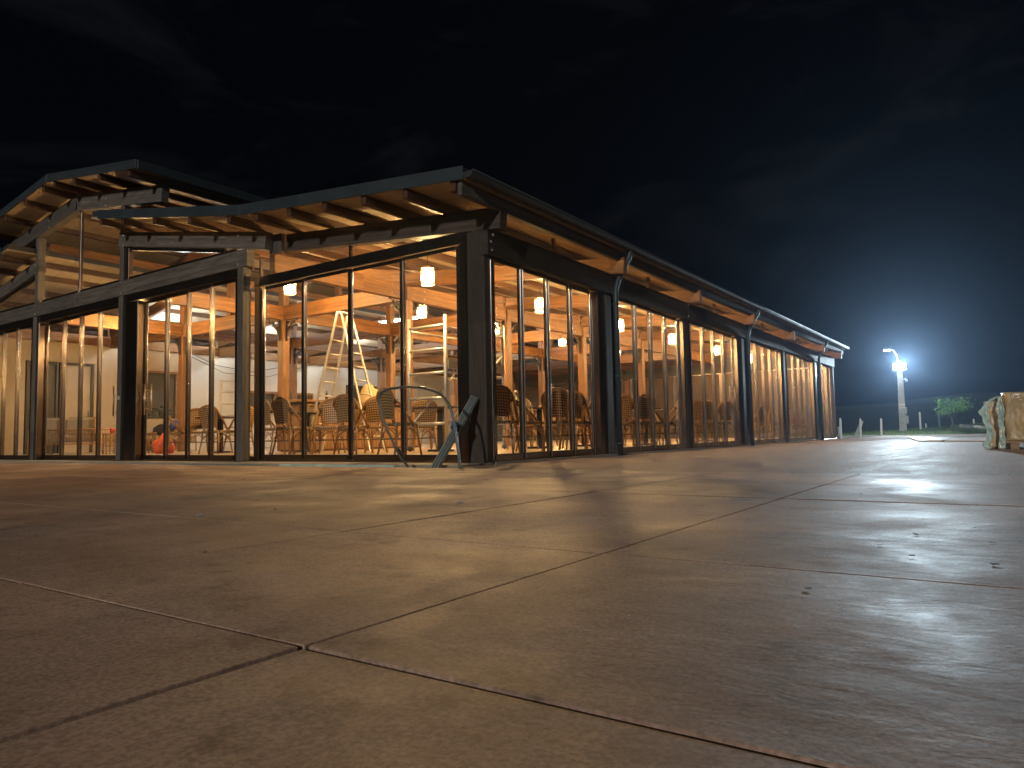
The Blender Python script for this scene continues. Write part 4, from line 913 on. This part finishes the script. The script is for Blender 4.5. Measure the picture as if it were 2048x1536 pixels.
for y in (-5.62, -6.1, -6.6): MB().box((PXo + .02, y - .06, FZ), (PX1, y + .06, FZ + .10)).build('skid', M_pallet, t, None, .006)
MB().box((PXo + .01, PY0, FZ + .101), (PX1, PY1 - .02, FZ + .128)).build('deck_board', M_pallet, t)
# pale sheets lying on the far terrace
for i, (pp, lb) in enumerate([([(1815, 873), (1926, 873), (1884, 880), (1836, 880)], 'pale flat panel lying on the far terrace, left one of two'), ([(1930, 873), (1990, 873.5), (1985, 879), (1889, 880)], 'pale flat panel lying on the far terrace beside the wrapped pallet')]):
    P = [onplane(a, b_, 2, FZ + .05) for a, b_ in pp]; b_ = MB(); b_.add([V(p.x, p.y, FZ + .05) for p in P] + [V(p.x, p.y, FZ + .012) for p in P], [(0, 1, 2, 3), (7, 6, 5, 4)] + [(i_, (i_ + 1) % 4, (i_ + 1) % 4 + 4, i_ + 4) for i_ in range(4)])
    tag(b_.build('flat_panel', M_sheet), lb, 'panel', 'pale panels on the far terrace')
# ------------------------------------------------------------------ land beyond the terrace
def hz(x, y):
    r = max(0, min(1, (x - 33.7) / 3)); r = r * r * (3 - 2 * r)
    h = -.24 + r * (.20 + max(-.1, min(.75, (1.9 - y) * .065))) + .05 * noise.noise(Vector((x * .5, y * .5, 0))) * min(1, r * 2)
    h -= max(0, x - 40) * .06
    return h
b_ = MB(); nx, ny = 60, 60; vs = []
for a in range(nx + 1):
    for c in range(ny + 1):
        x = 33.4 + 60 * (a / nx) ** 1.6; y = -45 + 75 * c / ny; vs.append(V(x, y, hz(x, y)))
b_.add(vs, [(a * (ny + 1) + c, (a + 1) * (ny + 1) + c, (a + 1) * (ny + 1) + c + 1, a * (ny + 1) + c + 1) for a in range(nx) for c in range(ny)], True)
struct(b_.build('grass_bank', M_grass))
gr_ = random.Random(9); b_ = MB()
for k in range(9000):
    x = 33.9 + 7 * gr_.random() ** 1.2; y = gr_.uniform(-11, 5); z = hz(x, y) - .01; h = gr_.uniform(.05, .15) * (1.6 if gr_.random() < .08 else 1); a = gr_.uniform(0, 3.14); w = .012
    dx, dy = math.cos(a) * w, math.sin(a) * w; lx, ly = gr_.uniform(-.05, .05), gr_.uniform(-.05, .05)
    b_.add([V(x - dx, y - dy, z), V(x + dx, y + dy, z), V(x + lx, y + ly, z + h)], [(0, 1, 2)])
tag(b_.build('grass', M_blade), 'short rough grass along the bank beyond the terrace', 'grass', kind='stuff')
# hills far away
b_ = MB(); vs = []; n = 60
for k in range(n + 1):
    a = -1.2 + 2.6 * k / n; r0, r1 = 125, 165; h = 5 + 4 * noise.noise(Vector((k * .13, 0, 2))) + 1.2 * noise.noise(Vector((k * .9, 3, 2)))
    for r, z in ((r0, -.74), (r0 + 12, h * .7), (r1 - 12, h), (r1, -.74)): vs.append(V(r * math.cos(a), r * math.sin(a), z))
b_.add(vs, [(k * 4 + j, (k + 1) * 4 + j, (k + 1) * 4 + j + 1, k * 4 + j + 1) for k in range(n) for j in range(3)], True)
struct(b_.build('hills', M_hill))
def groundpt(px, dist):
    f = [CR[i] * (px - 1024) + CD[i] * 84 + CF[i] * FPX for i in range(3)]; hh = math.hypot(f[0], f[1])
    x = CAM.x + f[0] / hh * dist; y = CAM.y + f[1] / hh * dist; return x, y, hz(x, y)
# fence posts
fps = [(1681, 41, 1.02, 0, 'white fence post closest to the building end'), (1677, 42, .6, 0, 'short white fence post half hidden at the building end'), (1720, 41.5, .98, .03, 'white fence post second from the building'), (1762, 42, .96, .02, 'white fence post left of the concrete pole'),
       (1841, 44, .88, 0, 'white fence post just right of the concrete pole'), (1852, 54, .72, 0, 'thin far fence post right of the concrete pole'), (1879, 45, .88, 0, 'white fence post left of the small tree'), (1948, 51, .55, 0, 'faint far fence post right of the small tree')]
for i, (px, d, h, tl_, lb) in enumerate(fps):
    x, y, z = groundpt(px, d); w = .042
    b_ = MB(); b_.box((-w, -w, -.1), (w, w, h)); b_.add([V(-w, -w, h), V(w, -w, h), V(w, w, h), V(-w, w, h), V(0, 0, h + .06)], [(0, 1, 4), (1, 2, 4), (2, 3, 4), (3, 0, 4)])
    tag(b_.build('fence_post', M_post, None, T(x, y, z) @ Matrix.Rotation(tl_, 4, 'X')), lb, 'post', 'white fence posts beyond the terrace')
x, y, z = groundpt(1708, 42); tag(MB().box((-.07, -.07, 0), (.07, .07, 1.05)).build('leaning_post', M_conc, None, T(x, y, z - .06) @ Matrix.Rotation(.42, 4, (CF[0], CF[1], 0))), 'grey post leaning over between the first white fence posts', 'post')
# concrete pole with floodlight
dP = 44; x, y, z = groundpt(1806, dP); t = thing('lamp_pole', 'tall concrete pole with dazzling floodlight, street lamp and meter boxes', 'pole', T(x, y, z))
pm = T(x, y, z, math.atan2(y - CAM.y, x - CAM.x))      # local -x looks at the camera
b_ = MB(); H = 3.75
vs = [V(sx * w, sy * w * 1.15, zz) for zz, w in ((-.1, .155), (H, .105)) for sx, sy in ((-1, -1), (1, -1), (1, 1), (-1, 1))]
b_.add(vs, [(0, 1, 5, 4), (1, 2, 6, 5), (2, 3, 7, 6), (3, 0, 4, 7), (4, 5, 6, 7), (3, 2, 1, 0)]); b_.build('shaft', M_conc, t, pm, .015)
for zz in (1.38,): MB().box((-.14, -.16, zz), (.14, .16, zz + .04)).build('band', M_steel, t, pm)
for (zz, hh, yo) in ((.88, .36, -.03), (.38, .42, -.08)): MB().box((-.29, -.20 + yo, zz), (-.165, .20 + yo, zz + hh)).build('meter_box', M_conc, t, pm, .02)
fh = MB().box((-.28, -.32, 3.22), (-.19, .32, 3.60)).build('floodlight', M_iron, t, pm, .02); MB().box((-.288, -.29, 3.25), (-.281, .29, 3.57)).build('lens', M_flood, fh, pm)
cmb = MB(); cmb.tube([V(-.12, -.14, 2.72), V(-.24, -.27, 2.78)], .03, 7); cmb.box((-.44, -.34, 2.60), (-.2, -.21, 2.71)); cmb.build('security_camera', M_sheet, t, pm, .01)
ar = MB(); ar.tube([V(0, .08, H - .02), V(0, .10, 4.05), V(-.08, .25, 4.32), V(-.2, .45, 4.38)], .035, 8); arm = ar.build('lamp_arm', M_sheet, t, pm)
MB().box((-.34, .40, 4.33), (-.10, .72, 4.41)).build('lamp_head', M_sheet, arm, pm, .02); MB().box((-.32, .42, 4.318), (-.12, .70, 4.328)).build('lens', M_street, arm, pm)
ld = bpy.data.lights.new('floodlight_beam', 'SPOT'); ld.energy = 20000; ld.color = (.70, .88, 1); ld.spot_size = math.radians(34); ld.spot_blend = 1; ld.shadow_soft_size = .18
lo = bpy.data.objects.new('floodlight_beam', ld); col.objects.link(lo)
lp = pm @ V(-.42, 0, 3.41); lo.location = lp; lo.rotation_euler = (Vector((CAM.x, CAM.y - 3.2, 5.0)) - lp).to_track_quat('-Z', 'Y').to_euler()
# small tree
x, y, z = groundpt(1906, 43); t = thing('small_tree', 'small leafy tree lit green beside the fence posts', 'tree', T(x, y, z))
rt_ = random.Random(21); tk = MB(); tips = []
tk.tube([V(x, y, z - .05), V(x + .03, y, z + .45), V(x, y + .05, z + .8)], .05, 7, rs=[.06, .045, .035])
for k in range(12):
    a = 2 * math.pi * k / 12 + rt_.uniform(-.2, .2); L_ = rt_.uniform(.5, 1.05); zz = rt_.uniform(.3, .85); e = V(x + L_ * math.cos(a), y + L_ * math.sin(a), z + .75 + zz)
    s0 = V(x, y, z + rt_.uniform(.5, .8)); mid = s0.lerp(e, .5) + V(0, 0, .1); tk.tube([s0, mid, e], .02, 5, rs=[.022, .014, .006]); tips += [(e, .30), (mid.lerp(e, .5), .24), (mid, .15)]
tk.build('trunk', M_bark, t)
cwn = MB()
for c, r in tips:
    for k in range(34):
        p = c + V(rt_.gauss(0, r * .6), rt_.gauss(0, r * .6), rt_.gauss(0, r * .33)); s_ = rt_.uniform(.035, .075); n1 = V(rt_.gauss(0, 1), rt_.gauss(0, 1), rt_.gauss(0, 1)).normalized(); u = n1.orthogonal().normalized() * s_; w_ = n1.cross(u) * .6
        cwn.add([p - u, p + w_, p + u, p - w_], [(0, 1, 2, 3)])
cwn.build('crown', M_leaf, t)
# pipe on the grass at the right
a = onplane(1921, 857, 0, 36.0); b_ = onplane(2000, 860, 0, 33.9); pz = .07
tag(MB().tube([V(a.x, a.y, hz(a.x, a.y) + pz), V(b_.x, b_.y - 2, hz(b_.x, b_.y) + pz)], .12, 12).build('drain_pipe', M_conc), 'grey pipe lying on the grass left of the wrapped pallet', 'pipe')
tag(MB().box((33.62, -16, -.4), (33.85, 9, -.10)).build('kerb', M_conc, None, None, .02), kind='structure')
# ------------------------------------------------------------------ night haze that carries the floodlight's halo
hm = bpy.data.materials.new('thin_night_haze'); hm.use_nodes = True; nt = hm.node_tree; nt.nodes.clear()
ho = N(nt, 'ShaderNodeOutputMaterial'); pv = N(nt, 'ShaderNodeVolumePrincipled'); pv.inputs['Density'].default_value = .0004; pv.inputs['Color'].default_value = (.5, .7, 1, 1); pv.inputs['Anisotropy'].default_value = .82
nt.links.new(pv.outputs[0], ho.inputs['Volume'])
tag(MB().box((-190, -195, -1.8), (225, 195, 14)).build('haze', hm), kind='stuff')
